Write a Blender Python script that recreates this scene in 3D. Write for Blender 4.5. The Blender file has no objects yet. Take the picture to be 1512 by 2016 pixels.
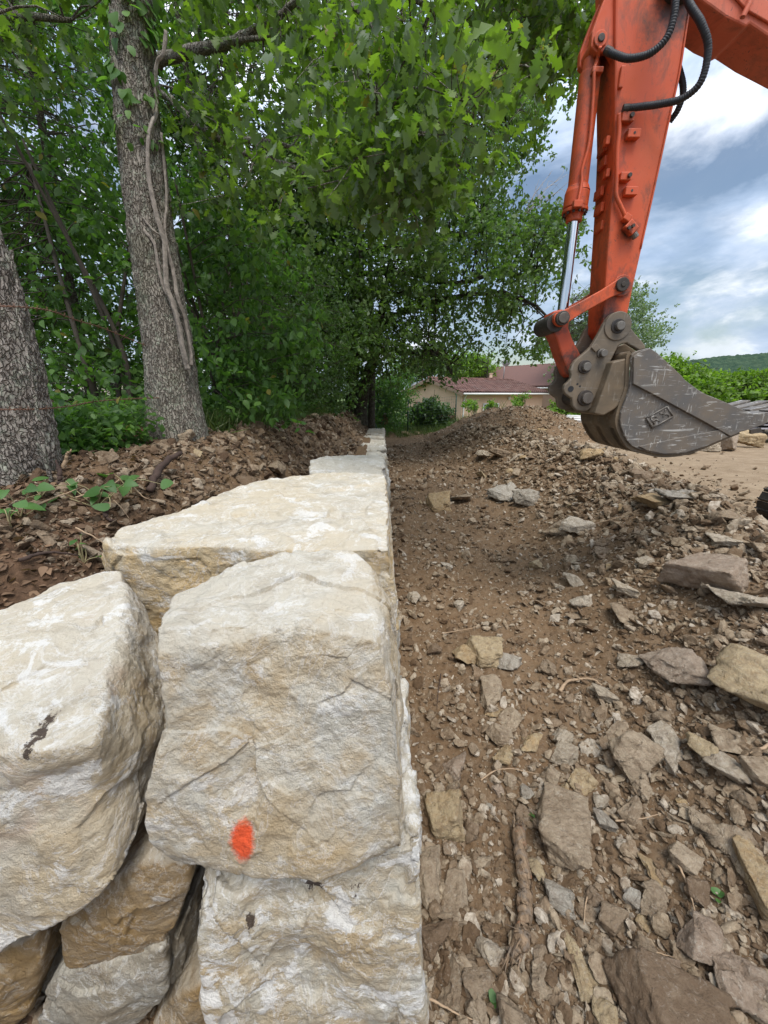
import bpy, bmesh, math, random
import numpy as np
from mathutils import Vector, Matrix

C = bpy.context.scene.collection
SC = bpy.context.scene
R = math.radians

# ------------------------------------------------------------------ camera
CAM_H, PITCH, FPX, PCX, PCY = 2.0, R(17.0), 760.0, 756.0, 1008.0
cam_d = bpy.data.cameras.new('camera')
cam = bpy.data.objects.new('camera', cam_d)
C.objects.link(cam)
cam.location = (0, 0, CAM_H)
cam.rotation_euler = (R(90) - PITCH, 0, 0)
cam_d.sensor_fit = 'VERTICAL'
cam_d.sensor_height = 24.0
cam_d.lens = 24.0 * FPX / 2016.0
cam_d.clip_start = 0.02
cam_d.clip_end = 5000
SC.camera = cam
SC.render.resolution_x, SC.render.resolution_y = 768, 1024

# ------------------------------------------------------------------ sky, sun, exposure
SUN_EL, SUN_AZ = R(66), R(165)          # azimuth clockwise from +Y: behind the camera, to the right
sun_dir = Vector((math.sin(SUN_AZ) * math.cos(SUN_EL), math.cos(SUN_AZ) * math.cos(SUN_EL), math.sin(SUN_EL)))
sun_d = bpy.data.lights.new('sun', 'SUN')
sun_d.energy = 2.1
sun_d.angle = R(26)
sun_d.color = (1.0, 0.955, 0.88)
sun = bpy.data.objects.new('sun', sun_d)
C.objects.link(sun)
sun.rotation_euler = sun_dir.to_track_quat('Z', 'Y').to_euler()
SC.view_settings.view_transform = 'Standard'
SC.view_settings.look = 'None'
SC.view_settings.gamma = 1.0
SC.view_settings.exposure = 0.68
try:
    SC.cycles.max_bounces = 8
    SC.cycles.transparent_max_bounces = 8
    SC.cycles.use_denoising = True
except Exception:
    pass


class NT:
    """small helper that writes node trees"""
    def __init__(self, tree):
        self.t = tree
        tree.nodes.clear()

    def n(self, typ, ins=None, **props):
        nd = self.t.nodes.new(typ)
        for k, v in props.items():
            setattr(nd, k, v)
        for k, v in (ins or {}).items():
            self.set(nd.inputs[k], v)
        return nd

    def set(self, sock, v):
        if isinstance(v, bpy.types.NodeSocket):
            self.t.links.new(v, sock)
        elif isinstance(v, bpy.types.Node):
            self.t.links.new(v.outputs[0], sock)
        else:
            if isinstance(v, tuple) and len(v) == 3 and sock.type == 'RGBA':
                v = (*v, 1.0)
            sock.default_value = v

    def noise(self, vec, scale, detail=4.0, rough=0.55, dist=0.0):
        return self.n('ShaderNodeTexNoise', {'Vector': vec, 'Scale': scale, 'Detail': detail, 'Roughness': rough, 'Distortion': dist}).outputs['Fac']

    def ramp(self, fac, stops, interp='LINEAR'):
        r = self.n('ShaderNodeValToRGB', {'Fac': fac})
        cr = r.color_ramp
        cr.interpolation = interp
        while len(cr.elements) < len(stops):
            cr.elements.new(0.5)
        for e, (p, c) in zip(cr.elements, stops):
            e.position = p
            e.color = (c, c, c, 1) if isinstance(c, (int, float)) else (*c, 1)
        return r.outputs['Color']

    def mix(self, fac, a, b, blend='MIX'):
        m = self.n('ShaderNodeMix', data_type='RGBA', blend_type=blend)
        self.set(m.inputs['Factor'], fac)
        self.set(m.inputs['A'], a)
        self.set(m.inputs['B'], b)
        return m.outputs['Result']

    def math(self, op, a, b=0.0, clamp=False):
        m = self.n('ShaderNodeMath', operation=op, use_clamp=clamp)
        self.set(m.inputs[0], a)
        self.set(m.inputs[1], b)
        return m.outputs[0]

    def vmath(self, op, a, b=(0, 0, 0)):
        m = self.n('ShaderNodeVectorMath', operation=op)
        self.set(m.inputs[0], a)
        self.set(m.inputs[1], b)
        return m.outputs['Value' if op in ('DISTANCE', 'LENGTH', 'DOT_PRODUCT') else 'Vector']

    def maprange(self, v, a, b, c=0.0, d=1.0):
        m = self.n('ShaderNodeMapRange', {'Value': v, 'From Min': a, 'From Max': b, 'To Min': c, 'To Max': d}, clamp=True)
        return m.outputs[0]

    def bump(self, h, strength, dist, normal=None):
        b = self.n('ShaderNodeBump', {'Height': h, 'Strength': strength, 'Distance': dist})
        if normal is not None:
            self.set(b.inputs['Normal'], normal)
        return b.outputs['Normal']


world = bpy.data.worlds.new('World')
SC.world = world
world.use_nodes = True
w = NT(world.node_tree)
co = w.n('ShaderNodeTexCoord').outputs['Generated']
sep = w.n('ShaderNodeSeparateXYZ', {'Vector': co})
zc = w.math('MAXIMUM', sep.outputs['Z'], 0.0)
den = w.math('ADD', zc, 0.32)
uv = w.n('ShaderNodeCombineXYZ', {'X': w.math('DIVIDE', sep.outputs['X'], den), 'Y': w.math('DIVIDE', sep.outputs['Y'], den), 'Z': 3.7}).outputs[0]
sky = w.n('ShaderNodeTexSky', sky_type='NISHITA')
sky.sun_disc = False
sky.sun_elevation = SUN_EL
sky.sun_rotation = SUN_AZ
sky.air_density = 1.2
sky.dust_density = 1.0
bg_sky = w.n('ShaderNodeBackground', {'Color': sky.outputs[0], 'Strength': 0.075})
cover = w.ramp(w.noise(uv, 1.5, 10, 0.56, 0.3), [(0.38, 0.05), (0.48, 0.66), (0.58, 1.0)])
lit = w.ramp(w.noise(w.vmath('ADD', uv, (5.3, 1.7, 2.0)), 2.3, 11, 0.57, 0.25), [(0.36, (0.29, 0.38, 0.54)), (0.46, (0.40, 0.49, 0.635)), (0.53, (0.52, 0.59, 0.71)), (0.61, (0.86, 0.88, 0.92))])
gain = w.maprange(sep.outputs['Z'], 0.05, 0.95, 0.74, 2.3)
lit2 = w.mix(1.0, lit, gain, 'MULTIPLY')
low = w.maprange(sep.outputs['Z'], 0.0, 0.16, 1.0, 0.0)
lit3 = w.mix(w.math('MULTIPLY', low, 0.65), lit2, (0.40, 0.51, 0.67))
bg_cloud = w.n('ShaderNodeBackground', {'Color': lit3, 'Strength': 1.0})
ms = w.n('ShaderNodeMixShader', {0: cover, 1: bg_sky, 2: bg_cloud})
w.n('ShaderNodeOutputWorld', {'Surface': ms})

# ------------------------------------------------------------------ geometry helpers
_cp, _sp = math.cos(PITCH), math.sin(PITCH)


def ray(px, py):
    x, v = (px - PCX) / FPX, (py - PCY) / FPX
    return np.array((x, _cp - v * _sp, -_sp - v * _cp))


def at_y(px, py, Y):
    d = ray(px, py)
    return np.array((0, 0, CAM_H)) + d * (Y / d[1])


def at_d(px, py, dd):
    return np.array((0, 0, CAM_H)) + ray(px, py) * dd


def at_z(px, py, z):
    d = ray(px, py)
    return np.array((0, 0, CAM_H)) + d * ((z - CAM_H) / d[2])


def mesh_np(name, V, faces, mat=None, smooth=True, attrs=None, mats=None, midx=None):
    """V (n,3); faces: list of int arrays, each (m,k)"""
    V = np.asarray(V, dtype=np.float32)
    me = bpy.data.meshes.new(name)
    fl = [np.asarray(f, dtype=np.int32) for f in faces if len(f)]
    loops = np.concatenate([f.ravel() for f in fl])
    totals = np.concatenate([np.full(len(f), f.shape[1], dtype=np.int32) for f in fl])
    starts = np.concatenate(([0], np.cumsum(totals)[:-1])).astype(np.int32)
    me.vertices.add(len(V))
    me.vertices.foreach_set('co', V.ravel())
    me.loops.add(len(loops))
    me.loops.foreach_set('vertex_index', loops)
    me.polygons.add(len(totals))
    me.polygons.foreach_set('loop_start', starts)
    me.polygons.foreach_set('loop_total', totals)
    me.polygons.foreach_set('use_smooth', np.full(len(totals), bool(smooth)))
    for mm in ([mat] if mat is not None else (mats or [])):
        me.materials.append(mm)
    if midx is not None:
        me.polygons.foreach_set('material_index', np.asarray(midx, dtype=np.int32))
    for an, av in (attrs or {}).items():
        at = me.attributes.new(an, 'FLOAT', 'POINT')
        at.data.foreach_set('value', np.asarray(av, dtype=np.float32))
    me.update()
    me.validate()
    return me


def link(name, me, parent=None, loc=None):
    o = bpy.data.objects.new(name, me)
    C.objects.link(o)
    if loc is not None:
        o.location = loc
    if parent is not None:
        o.parent = parent
    return o


def obj_np(name, V, faces, mat, parent=None, smooth=True, origin=None, **kw):
    """mesh object whose origin is put at ORIGIN (world); parent empties are unrotated, so only the location is taken off"""
    V = np.asarray(V, dtype=np.float64)
    if origin is None:
        origin = V.min(0) * np.array((0, 0, 1)) + V.mean(0) * np.array((1, 1, 0)) if parent is None else np.array(parent.location)
    me = mesh_np(name, V - origin, faces, mat, smooth, **kw)
    o = link(name, me)
    o.location = origin
    if parent is not None:
        o.parent = parent
        o.location = np.array(origin) - np.array(parent.location)
    return o


def tag(o, label=None, cat=None, group=None, kind=None):
    if label: o['label'] = label
    if cat: o['category'] = cat
    if group: o['group'] = group
    if kind: o['kind'] = kind
    return o


def thing(name, label, cat, loc, group=None):
    o = bpy.data.objects.new(name, None)
    C.objects.link(o)
    o.location = loc
    o.empty_display_size = 0.1
    return tag(o, label, cat, group)


# ------------------------------------------------------------------ numpy noise
def _hash(ix, iy, iz, s):
    h = (ix.astype(np.int64) * 374761393 + iy.astype(np.int64) * 668265263 + iz.astype(np.int64) * 2147483647 + s * 1274126177) & 0xFFFFFFFF
    h = ((h ^ (h >> 13)) * 1274126177) & 0xFFFFFFFF
    h = ((h ^ (h >> 15)) * 2246822519) & 0xFFFFFFFF
    return h ^ (h >> 16)


def perlin(P, seed=0):
    P = np.asarray(P, dtype=np.float64)
    i = np.floor(P).astype(np.int64)
    f = P - i
    u = f * f * f * (f * (f * 6 - 15) + 10)
    out = np.zeros(len(P))
    for dx in (0, 1):
        for dy in (0, 1):
            for dz in (0, 1):
                h = _hash(i[:, 0] + dx, i[:, 1] + dy, i[:, 2] + dz, seed)
                gx = ((h & 1023) / 511.5 - 1)
                gy = (((h >> 10) & 1023) / 511.5 - 1)
                gz = (((h >> 20) & 1023) / 511.5 - 1)
                dot = gx * (f[:, 0] - dx) + gy * (f[:, 1] - dy) + gz * (f[:, 2] - dz)
                wt = (u[:, 0] if dx else 1 - u[:, 0]) * (u[:, 1] if dy else 1 - u[:, 1]) * (u[:, 2] if dz else 1 - u[:, 2])
                out += wt * dot
    return out


def fbm(P, octs=4, seed=0, gain=0.5):
    P = np.asarray(P, dtype=np.float64)
    a, s, out = 1.0, 1.0, np.zeros(len(P))
    for k in range(octs):
        out += a * perlin(P * s + k * 17.3, seed + k)
        a *= gain
        s *= 2.03
    return out


def voro(P, seed=0):
    """F1, F2, tilted-facet height"""
    P = np.asarray(P, dtype=np.float64)
    i = np.floor(P).astype(np.int64)
    f1 = np.full(len(P), 9.0)
    f2 = np.full(len(P), 9.0)
    fac = np.zeros(len(P))
    for dx in (-1, 0, 1):
        for dy in (-1, 0, 1):
            for dz in (-1, 0, 1):
                cx, cy, cz = i[:, 0] + dx, i[:, 1] + dy, i[:, 2] + dz
                h = _hash(cx, cy, cz, seed)
                q = np.stack((cx + (h & 1023) / 1023., cy + ((h >> 10) & 1023) / 1023., cz + ((h >> 20) & 1023) / 1023.), 1)
                g = _hash(cx, cy, cz, seed + 91)
                t = np.stack(((g & 1023) / 511.5 - 1, ((g >> 10) & 1023) / 511.5 - 1, ((g >> 20) & 1023) / 511.5 - 1), 1)
                dlt = P - q
                dd = np.sqrt((dlt ** 2).sum(1))
                hh = (dlt * t).sum(1) + ((g >> 5) & 255) / 255.0 - 0.5
                closer = dd < f1
                f2 = np.where(closer, f1, np.minimum(f2, dd))
                fac = np.where(closer, hh, fac)
                f1 = np.where(closer, dd, f1)
    return f1, f2, fac


def sstep(a, b, x):
    t = np.clip((x - a) / (b - a), 0, 1)
    return t * t * (3 - 2 * t)


def vnormals(V, Q):
    N = np.zeros_like(V)
    for k in range(0, Q.shape[1]):
        a, b, c = Q[:, k - 1], Q[:, k], Q[:, (k + 1) % Q.shape[1]]
        nn = np.cross(V[c] - V[b], V[a] - V[b])
        for j in range(3):
            N[:, j] += np.bincount(b, nn[:, j], len(V))
    return N / np.maximum(np.linalg.norm(N, axis=1, keepdims=True), 1e-12)


_cube_cache = {}


def cube_sphere(n):
    if n in _cube_cache:
        return _cube_cache[n]
    t = np.tan((np.linspace(-1, 1, n + 1)) * math.pi / 4)
    key, verts, quads = {}, [], []
    for ax in range(3):
        for s in (-1, 1):
            idx = np.zeros((n + 1, n + 1), dtype=np.int64)
            for a in range(n + 1):
                for b in range(n + 1):
                    p = [0, 0, 0]
                    p[ax], p[(ax + 1) % 3], p[(ax + 2) % 3] = s, t[a], t[b]
                    k = (round(p[0] * 1e5), round(p[1] * 1e5), round(p[2] * 1e5))
                    if k not in key:
                        key[k] = len(verts)
                        verts.append(p)
                    idx[a, b] = key[k]
            q = np.stack((idx[:-1, :-1], idx[1:, :-1], idx[1:, 1:], idx[:-1, 1:]), -1).reshape(-1, 4)
            quads.append(q if s > 0 else q[:, ::-1])
    V = np.array(verts, dtype=np.float64)
    V /= np.linalg.norm(V, axis=1, keepdims=True)
    _cube_cache[n] = (V, np.concatenate(quads))
    return _cube_cache[n]


def hull_planes(pts):
    bm = bmesh.new()
    for p in pts:
        bm.verts.new(p)
    bmesh.ops.convex_hull(bm, input=bm.verts)
    bm.normal_update()
    cen = np.mean(pts, axis=0)
    out = []
    for f in bm.faces:
        n = np.array(f.normal)
        d = float(np.dot(n, np.array(f.verts[0].co)))
        if np.dot(n, cen) > d:
            n, d = -n, -d
        out.append((n, d))
    bm.free()
    return out


def rock_shape(pts, n=24, p=26, rough=0.03, chip=0.03, chip_size=0.25, seed=0, warp=0.0, strata=0.0, dents=()):
    """closed rock through the convex hull of PTS (world): rounded polytope, broken facets, fine roughness.  lengths in metres"""
    pts = np.asarray(pts, dtype=np.float64)
    cen = (pts.min(0) + pts.max(0)) / 2
    S = (pts.max(0) - pts.min(0)) / 2
    loc = (pts - cen) / S
    U, Q = cube_sphere(n)
    acc = np.zeros(len(U))
    for nn, d in hull_planes([tuple(x) for x in loc]):
        if d < 0.02:
            d = 0.02
        acc += np.maximum(0, U @ nn / d) ** p
    V = U * (acc ** (-1.0 / p))[:, None] * S
    if warp:
        for ax in range(3):
            V[:, ax] += warp * perlin(V / (S.mean() * 0.9) + 31.7 * ax, seed + 50 + ax)
    for c, rad, dep, dr in dents:
        dl = (V + cen) - np.asarray(c)
        V += np.asarray(dr)[None] * (dep * np.exp(-(dl ** 2).sum(1) / rad ** 2))[:, None]
    N = vnormals(V, Q)
    if chip:
        wv = V / chip_size + 0.35 * np.stack([perlin(V / chip_size * 1.4 + 9 * k, seed + 7 + k) for k in range(3)], 1)
        h = chip * voro(wv, seed)[2]
        h2 = chip * 0.22 * voro(wv * 2.7 + 3.1, seed + 3)[2]
        V = V + N * (h + h2)[:, None]
    if strata:
        zz = V[:, 2] / strata + 0.5 * perlin(V / (strata * 5), seed + 21)
        V = V + N * (0.16 * strata * (np.abs((zz % 1) - 0.5) * 2 - 0.5))[:, None]
    if rough:
        V = V + N * (rough * fbm(V / (rough * 7), 5, seed + 11, 0.55))[:, None]
    return V + cen, Q


def tube(path, radii, sides=8, cap=True, rfun=None):
    """tube along PATH (n,3); rfun(V, ring, ang) -> radial offset"""
    path = np.asarray(path, dtype=np.float64)
    n = len(path)
    radii = np.broadcast_to(np.asarray(radii, dtype=np.float64), (n,))
    T = np.gradient(path, axis=0)
    T /= np.maximum(np.linalg.norm(T, axis=1, keepdims=True), 1e-9)
    ref = np.array((0.0, 0.0, 1.0)) if abs(T[:, 2]).mean() < 0.8 else np.array((1.0, 0.0, 0.0))
    A = np.cross(T, ref)
    A /= np.maximum(np.linalg.norm(A, axis=1, keepdims=True), 1e-9)
    B = np.cross(T, A)
    ang = np.linspace(0, 2 * math.pi, sides, endpoint=False)
    dirs = A[:, None] * np.cos(ang)[None, :, None] + B[:, None] * np.sin(ang)[None, :, None]
    rr = np.repeat(radii[:, None], sides, 1)
    if rfun is not None:
        base = path[:, None] + dirs * rr[..., None]
        rr = rr + rfun(base.reshape(-1, 3), np.repeat(np.arange(n), sides), np.tile(ang, n)).reshape(n, sides)
    V = (path[:, None] + dirs * rr[..., None]).reshape(-1, 3)
    idx = np.arange(n * sides).reshape(n, sides)
    nx = np.roll(idx, -1, 1)
    Q = np.stack((idx[:-1], idx[1:], nx[1:], nx[:-1]), -1).reshape(-1, 4)
    faces = [Q]
    if cap:
        V = np.concatenate((V, path[:1], path[-1:]))
        a, b = n * sides, n * sides + 1
        t0 = np.stack((np.full(sides, a), idx[0], nx[0]), 1)
        t1 = np.stack((np.full(sides, b), nx[-1], idx[-1]), 1)
        faces.append(np.concatenate((t0, t1)))
    return V, faces


class Acc:
    """collects pieces that make up ONE part"""
    def __init__(self):
        self.V, self.F, self.n = [], {}, 0

    def add(self, V, faces):
        for f in faces:
            f = np.asarray(f)
            if len(f):
                self.F.setdefault(f.shape[1], []).append(f + self.n)
        self.V.append(np.asarray(V))
        self.n += len(V)
        return self

    def get(self):
        return np.concatenate(self.V), [np.concatenate(v) for v in self.F.values()]


def smooth_path(pts, m=40):
    """Catmull-Rom through pts"""
    P = np.asarray(pts, dtype=np.float64)
    if len(P) == 2:
        return P[0] + (P[1] - P[0]) * np.linspace(0, 1, m)[:, None]
    E = np.concatenate((2 * P[:1] - P[1:2], P, 2 * P[-1:] - P[-2:-1]))
    t = np.linspace(0, len(P) - 1 - 1e-6, m)
    i = t.astype(int)
    f = (t - i)[:, None]
    a, b, c, d = E[i], E[i + 1], E[i + 2], E[i + 3]
    return 0.5 * (2 * b + (c - a) * f + (2 * a - 5 * b + 4 * c - d) * f ** 2 + (3 * b - a - 3 * c + d) * f ** 3)


def bm_obj(name, bm, mat, parent=None, smooth=False, origin=None):
    bm.normal_update()
    V = np.array([v.co[:] for v in bm.verts])
    by = {}
    for i, v in enumerate(bm.verts):
        v.index = i
    for f in bm.faces:
        by.setdefault(len(f.verts), []).append([v.index for v in f.verts])
    bm.free()
    return obj_np(name, V, [np.array(v) for v in by.values()], mat, parent, smooth, origin)


def prism_bm(bm, poly_xz, y0, y1, bevel=0.0, seg=2):
    """closed polygon in X,Z extruded from y0 to y1"""
    vs = [bm.verts.new((x, y0, z)) for x, z in poly_xz]
    f = bm.faces.new(vs)
    r = bmesh.ops.extrude_face_region(bm, geom=[f])
    nv = [e for e in r['geom'] if isinstance(e, bmesh.types.BMVert)]
    bmesh.ops.translate(bm, verts=nv, vec=(0, y1 - y0, 0))
    fs = set()
    for v in vs + nv:
        fs.update(v.link_faces)
    bmesh.ops.recalc_face_normals(bm, faces=list(fs))
    if bevel:
        es = set()
        for ff in fs:
            for e in ff.edges:
                if len(e.link_faces) == 2 and e.calc_face_angle(0) > 0.5:
                    es.add(e)
        bmesh.ops.bevel(bm, geom=list(es), offset=bevel, segments=seg, affect='EDGES', profile=0.5, clamp_overlap=True)
    return bm


def cyl_bm(bm, p0, p1, r0, r1=None, seg=32, bevel=0.0):
    p0, p1 = Vector(p0), Vector(p1)
    d = p1 - p0
    rot = d.to_track_quat('Z', 'Y').to_matrix().to_4x4()
    r = bmesh.ops.create_cone(bm, cap_ends=True, segments=seg, radius1=r0, radius2=r0 if r1 is None else r1, depth=d.length,
                              matrix=Matrix.Translation((p0 + p1) / 2) @ rot)
    if bevel:
        es = set()
        for v in r['verts']:
            for e in v.link_edges:
                if len(e.link_faces) == 2 and e.calc_face_angle(0) > 0.9:
                    es.add(e)
        bmesh.ops.bevel(bm, geom=list(es), offset=bevel, segments=2, affect='EDGES', profile=0.5)
    return bm


def box_bm(bm, cen, size, bevel=0.0, rot=None):
    m = Matrix.Translation(cen) @ ((rot or Matrix.Identity(3)).to_4x4()) @ Matrix.Diagonal((*size, 1))
    r = bmesh.ops.create_cube(bm, size=1, matrix=m)
    if bevel:
        es = set(e for v in r['verts'] for e in v.link_edges)
        bmesh.ops.bevel(bm, geom=list(es), offset=bevel, segments=2, affect='EDGES', profile=0.5)
    return bm


# ------------------------------------------------------------------ materials
def mat(name):
    m = bpy.data.materials.new(name)
    m.use_nodes = True
    return m, NT(m.node_tree)


def finish(t, base, rough=0.8, normal=None, metallic=0.0, spec=0.4, shader=None):
    ins = {'Base Color': base, 'Roughness': rough, 'Metallic': metallic, 'Specular IOR Level': spec}
    if normal is not None:
        ins['Normal'] = normal
    b = t.n('ShaderNodeBsdfPrincipled', ins)
    t.n('ShaderNodeOutputMaterial', {'Surface': shader(b) if shader else b})


def limestone(name, tan=(0.53, 0.43, 0.29), ochre=(0.46, 0.305, 0.135), grey=(0.50, 0.46, 0.38), ochre_amt=0.5, white_amt=0.5, pink=0.0, paint=None, pits=(), seed=0.0, fine=1.0):
    m, t = mat(name)
    geo = t.n('ShaderNodeNewGeometry')
    P = t.vmath('ADD', geo.outputs['Position'], (seed, seed * 1.7, seed * 0.3))
    nz = t.n('ShaderNodeSeparateXYZ', {'Vector': geo.outputs['Normal']}).outputs['Z']
    big = t.noise(P, 2.6, 5, 0.6, 0.4)
    mid = t.noise(P, 9.0, 6, 0.65, 0.6)
    col = t.mix(t.maprange(big, 0.42, 0.62), tan, grey)
    och = t.math('MULTIPLY', t.maprange(mid, 0.5 - 0.15 * ochre_amt, 0.72 - 0.15 * ochre_amt), t.maprange(nz, 0.45, 0.9, 1.0, 0.35))
    col = t.mix(t.math('MULTIPLY', och, ochre_amt), col, ochre)
    if pink:
        col = t.mix(t.math('MULTIPLY', t.maprange(t.noise(P, 5.0, 4, 0.6, 0.8), 0.55, 0.7), pink), col, (0.52, 0.30, 0.20))
    # chalky dust on upward faces; brighter light on tops is also put into its colour
    col = t.mix(t.maprange(nz, 0.35, 0.95, 0.0, 0.6), col, (0.655, 0.59, 0.475))
    # grey-brown dirty patches
    dirt = t.maprange(t.noise(t.vmath('MULTIPLY', P, (1, 1, 1.6)), 6.5, 7, 0.7, 0.3), 0.52, 0.70)
    col = t.mix(t.math('MULTIPLY', dirt, 0.5), col, (0.31, 0.25, 0.175))
    # white calcite scuffs
    st = t.vmath('MULTIPLY', P, (1.0, 1.0, 1.5))
    v1 = t.noise(st, 7.0, 11, 0.76, 0.6)
    white = t.maprange(v1, 0.585 - 0.07 * white_amt, 0.625 - 0.07 * white_amt)
    v2 = t.noise(t.vmath('ADD', P, (4, 4, 4)), 4.2, 8, 0.7, 1.2)
    vein = t.maprange(t.math('ABSOLUTE', t.math('SUBTRACT', v2, 0.5)), 0.004, 0.02, 1.0, 0.0)
    white = t.math('MAXIMUM', white, t.math('MULTIPLY', vein, 0.55))
    col = t.mix(t.math('MULTIPLY', white, 0.35 + 0.4 * white_amt), col, (0.82, 0.80, 0.76))
    speck = t.maprange(t.noise(P, 120.0, 3, 0.7), 0.62, 0.75)
    col = t.mix(t.math('MULTIPLY', speck, 0.35), col, (0.20, 0.15, 0.10))
    for (pc, pr) in pits:
        pr *= 1.6
        dl = t.vmath('MULTIPLY', t.vmath('SUBTRACT', geo.outputs['Position'], tuple(pc)), (1.0, 0.25, 0.75))
        d = t.math('ADD', t.vmath('LENGTH', dl), t.math('MULTIPLY', t.math('SUBTRACT', t.noise(P, 60.0, 4, 0.7), 0.5), pr * 2.6))
        col = t.mix(t.math('MULTIPLY', t.maprange(d, pr * 0.6, pr * 0.85, 1.0, 0.0), 0.95), col, (0.06, 0.038, 0.026))
    rough = 0.85
    if paint:
        pc, prx, prz = paint
        dl = t.vmath('MULTIPLY', t.vmath('SUBTRACT', geo.outputs['Position'], tuple(pc)), (1.0 / prx, 0.3 / prx, 1.0 / prz))
        d = t.math('ADD', t.vmath('LENGTH', dl), t.math('MULTIPLY', t.math('SUBTRACT', t.noise(P, 90.0, 5, 0.75), 0.5), 0.9))
        pm = t.maprange(d, 0.70, 1.15, 1.0, 0.0)
        col = t.mix(t.math('MULTIPLY', pm, 0.95), col, (0.86, 0.10, 0.025))
    fineb = t.noise(P, 55.0 * fine, 9, 0.72)
    gran = t.noise(P, 210.0, 4, 0.6)
    h = t.math('ADD', t.math('MULTIPLY', fineb, 1.2), t.math('MULTIPLY', gran, 0.30))
    h = t.math('ADD', h, t.math('MULTIPLY', mid, 0.8))
    nrm = t.bump(h, 0.85, 0.022)
    finish(t, col, rough, nrm, spec=0.25)
    return m


def stone_mat(name, base, base2, scuff=0.35, soil=0.45):
    m, t = mat(name)
    co = t.n('ShaderNodeTexCoord').outputs['Object']
    oi = t.n('ShaderNodeObjectInfo').outputs['Random']
    isl = t.n('ShaderNodeNewGeometry').outputs['Random Per Island']
    rnd = t.math('FRACT', t.math('ADD', oi, isl))
    P = t.vmath('ADD', t.n('ShaderNodeNewGeometry').outputs['Position'], t.n('ShaderNodeCombineXYZ', {'X': t.math('MULTIPLY', rnd, 41.0), 'Y': t.math('MULTIPLY', rnd, 17.0)}).outputs[0])
    col = t.mix(t.maprange(t.math('ADD', t.noise(P, 20.0, 6, 0.65, 0.5), t.math('MULTIPLY', t.math('SUBTRACT', rnd, 0.5), 0.35)), 0.36, 0.64), base, base2)
    sc = t.maprange(t.noise(P, 38.0, 8, 0.75, 1.4), 0.55, 0.64)
    col = t.mix(t.math('MULTIPLY', sc, scuff), col, (0.58, 0.52, 0.43))
    so = t.maprange(t.noise(P, 24.0, 8, 0.75, 0.3), 0.44, 0.60)
    col = t.mix(t.math('MULTIPLY', so, soil), col, (0.155, 0.10, 0.06))
    h = t.math('ADD', t.noise(P, 110.0, 8, 0.75), t.math('MULTIPLY', t.noise(P, 34.0, 5, 0.65), 1.8))
    finish(t, col, 0.9, t.bump(h, 1.0, 0.014), spec=0.15)
    return m


STONE_TONES = {
    'grey-brown': stone_mat('stone_grey_brown', (0.295, 0.22, 0.145), (0.41, 0.32, 0.22)),
    'pale grey': stone_mat('stone_pale_grey', (0.42, 0.345, 0.25), (0.52, 0.445, 0.345), 0.6, 0.45),
    'ochre': stone_mat('stone_ochre', (0.39, 0.265, 0.135), (0.44, 0.34, 0.205), 0.4, 0.4),
    'dark brown': stone_mat('stone_dark_brown', (0.19, 0.13, 0.082), (0.28, 0.205, 0.135), 0.3, 0.5),
    'pinkish': stone_mat('stone_pinkish', (0.33, 0.245, 0.175), (0.43, 0.34, 0.255), 0.55, 0.4),
    'blue-grey': stone_mat('stone_blue_grey', (0.30, 0.26, 0.205), (0.42, 0.375, 0.305), 0.5, 0.4),
}


def leaf_mat(name, dark, light, under=None, trans=0.35, rough=0.5, yellow=0.0):
    m, t = mat(name)
    geo = t.n('ShaderNodeNewGeometry')
    rnd = geo.outputs['Random Per Island']
    col = t.ramp(rnd, [(0.0, dark), (0.55, tuple((a + b) / 2 for a, b in zip(dark, light))), (1.0, light)])
    nz = t.noise(geo.outputs['Position'], 0.9, 3, 0.6)
    col = t.mix(1.0, col, t.maprange(nz, 0.3, 0.7, 0.72, 1.28), 'MULTIPLY')
    if yellow:
        r2 = t.math('FRACT', t.math('MULTIPLY', rnd, 37.0))
        col = t.mix(t.math('GREATER_THAN', r2, 1.0 - yellow), col, (0.20, 0.17, 0.03))
    tcol = t.mix(1.0, col, (1.5, 1.75, 0.7, 1), 'MULTIPLY')
    if under:
        col = t.mix(geo.outputs['Backfacing'], col, under)
    pb = t.n('ShaderNodeBsdfPrincipled', {'Base Color': col, 'Roughness': rough, 'Specular IOR Level': 0.35})
    tb = t.n('ShaderNodeBsdfTranslucent', {'Color': tcol})
    ms = t.n('ShaderNodeMixShader', {0: trans, 1: pb, 2: tb})
    t.n('ShaderNodeOutputMaterial', {'Surface': ms})
    return m


def plain(name, base, rough=0.6, metallic=0.0, spec=0.4, var=0.15, scale=12.0, bump=0.2):
    m, t = mat(name)
    co = t.n('ShaderNodeTexCoord').outputs['Object']
    nz = t.noise(co, scale, 6, 0.65)
    col = t.mix(1.0, base, t.maprange(nz, 0.25, 0.75, 1 - var, 1 + var), 'MULTIPLY')
    finish(t, col, rough, t.bump(t.noise(co, scale * 5, 5, 0.6), bump, 0.004), metallic, spec)
    return m


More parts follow.
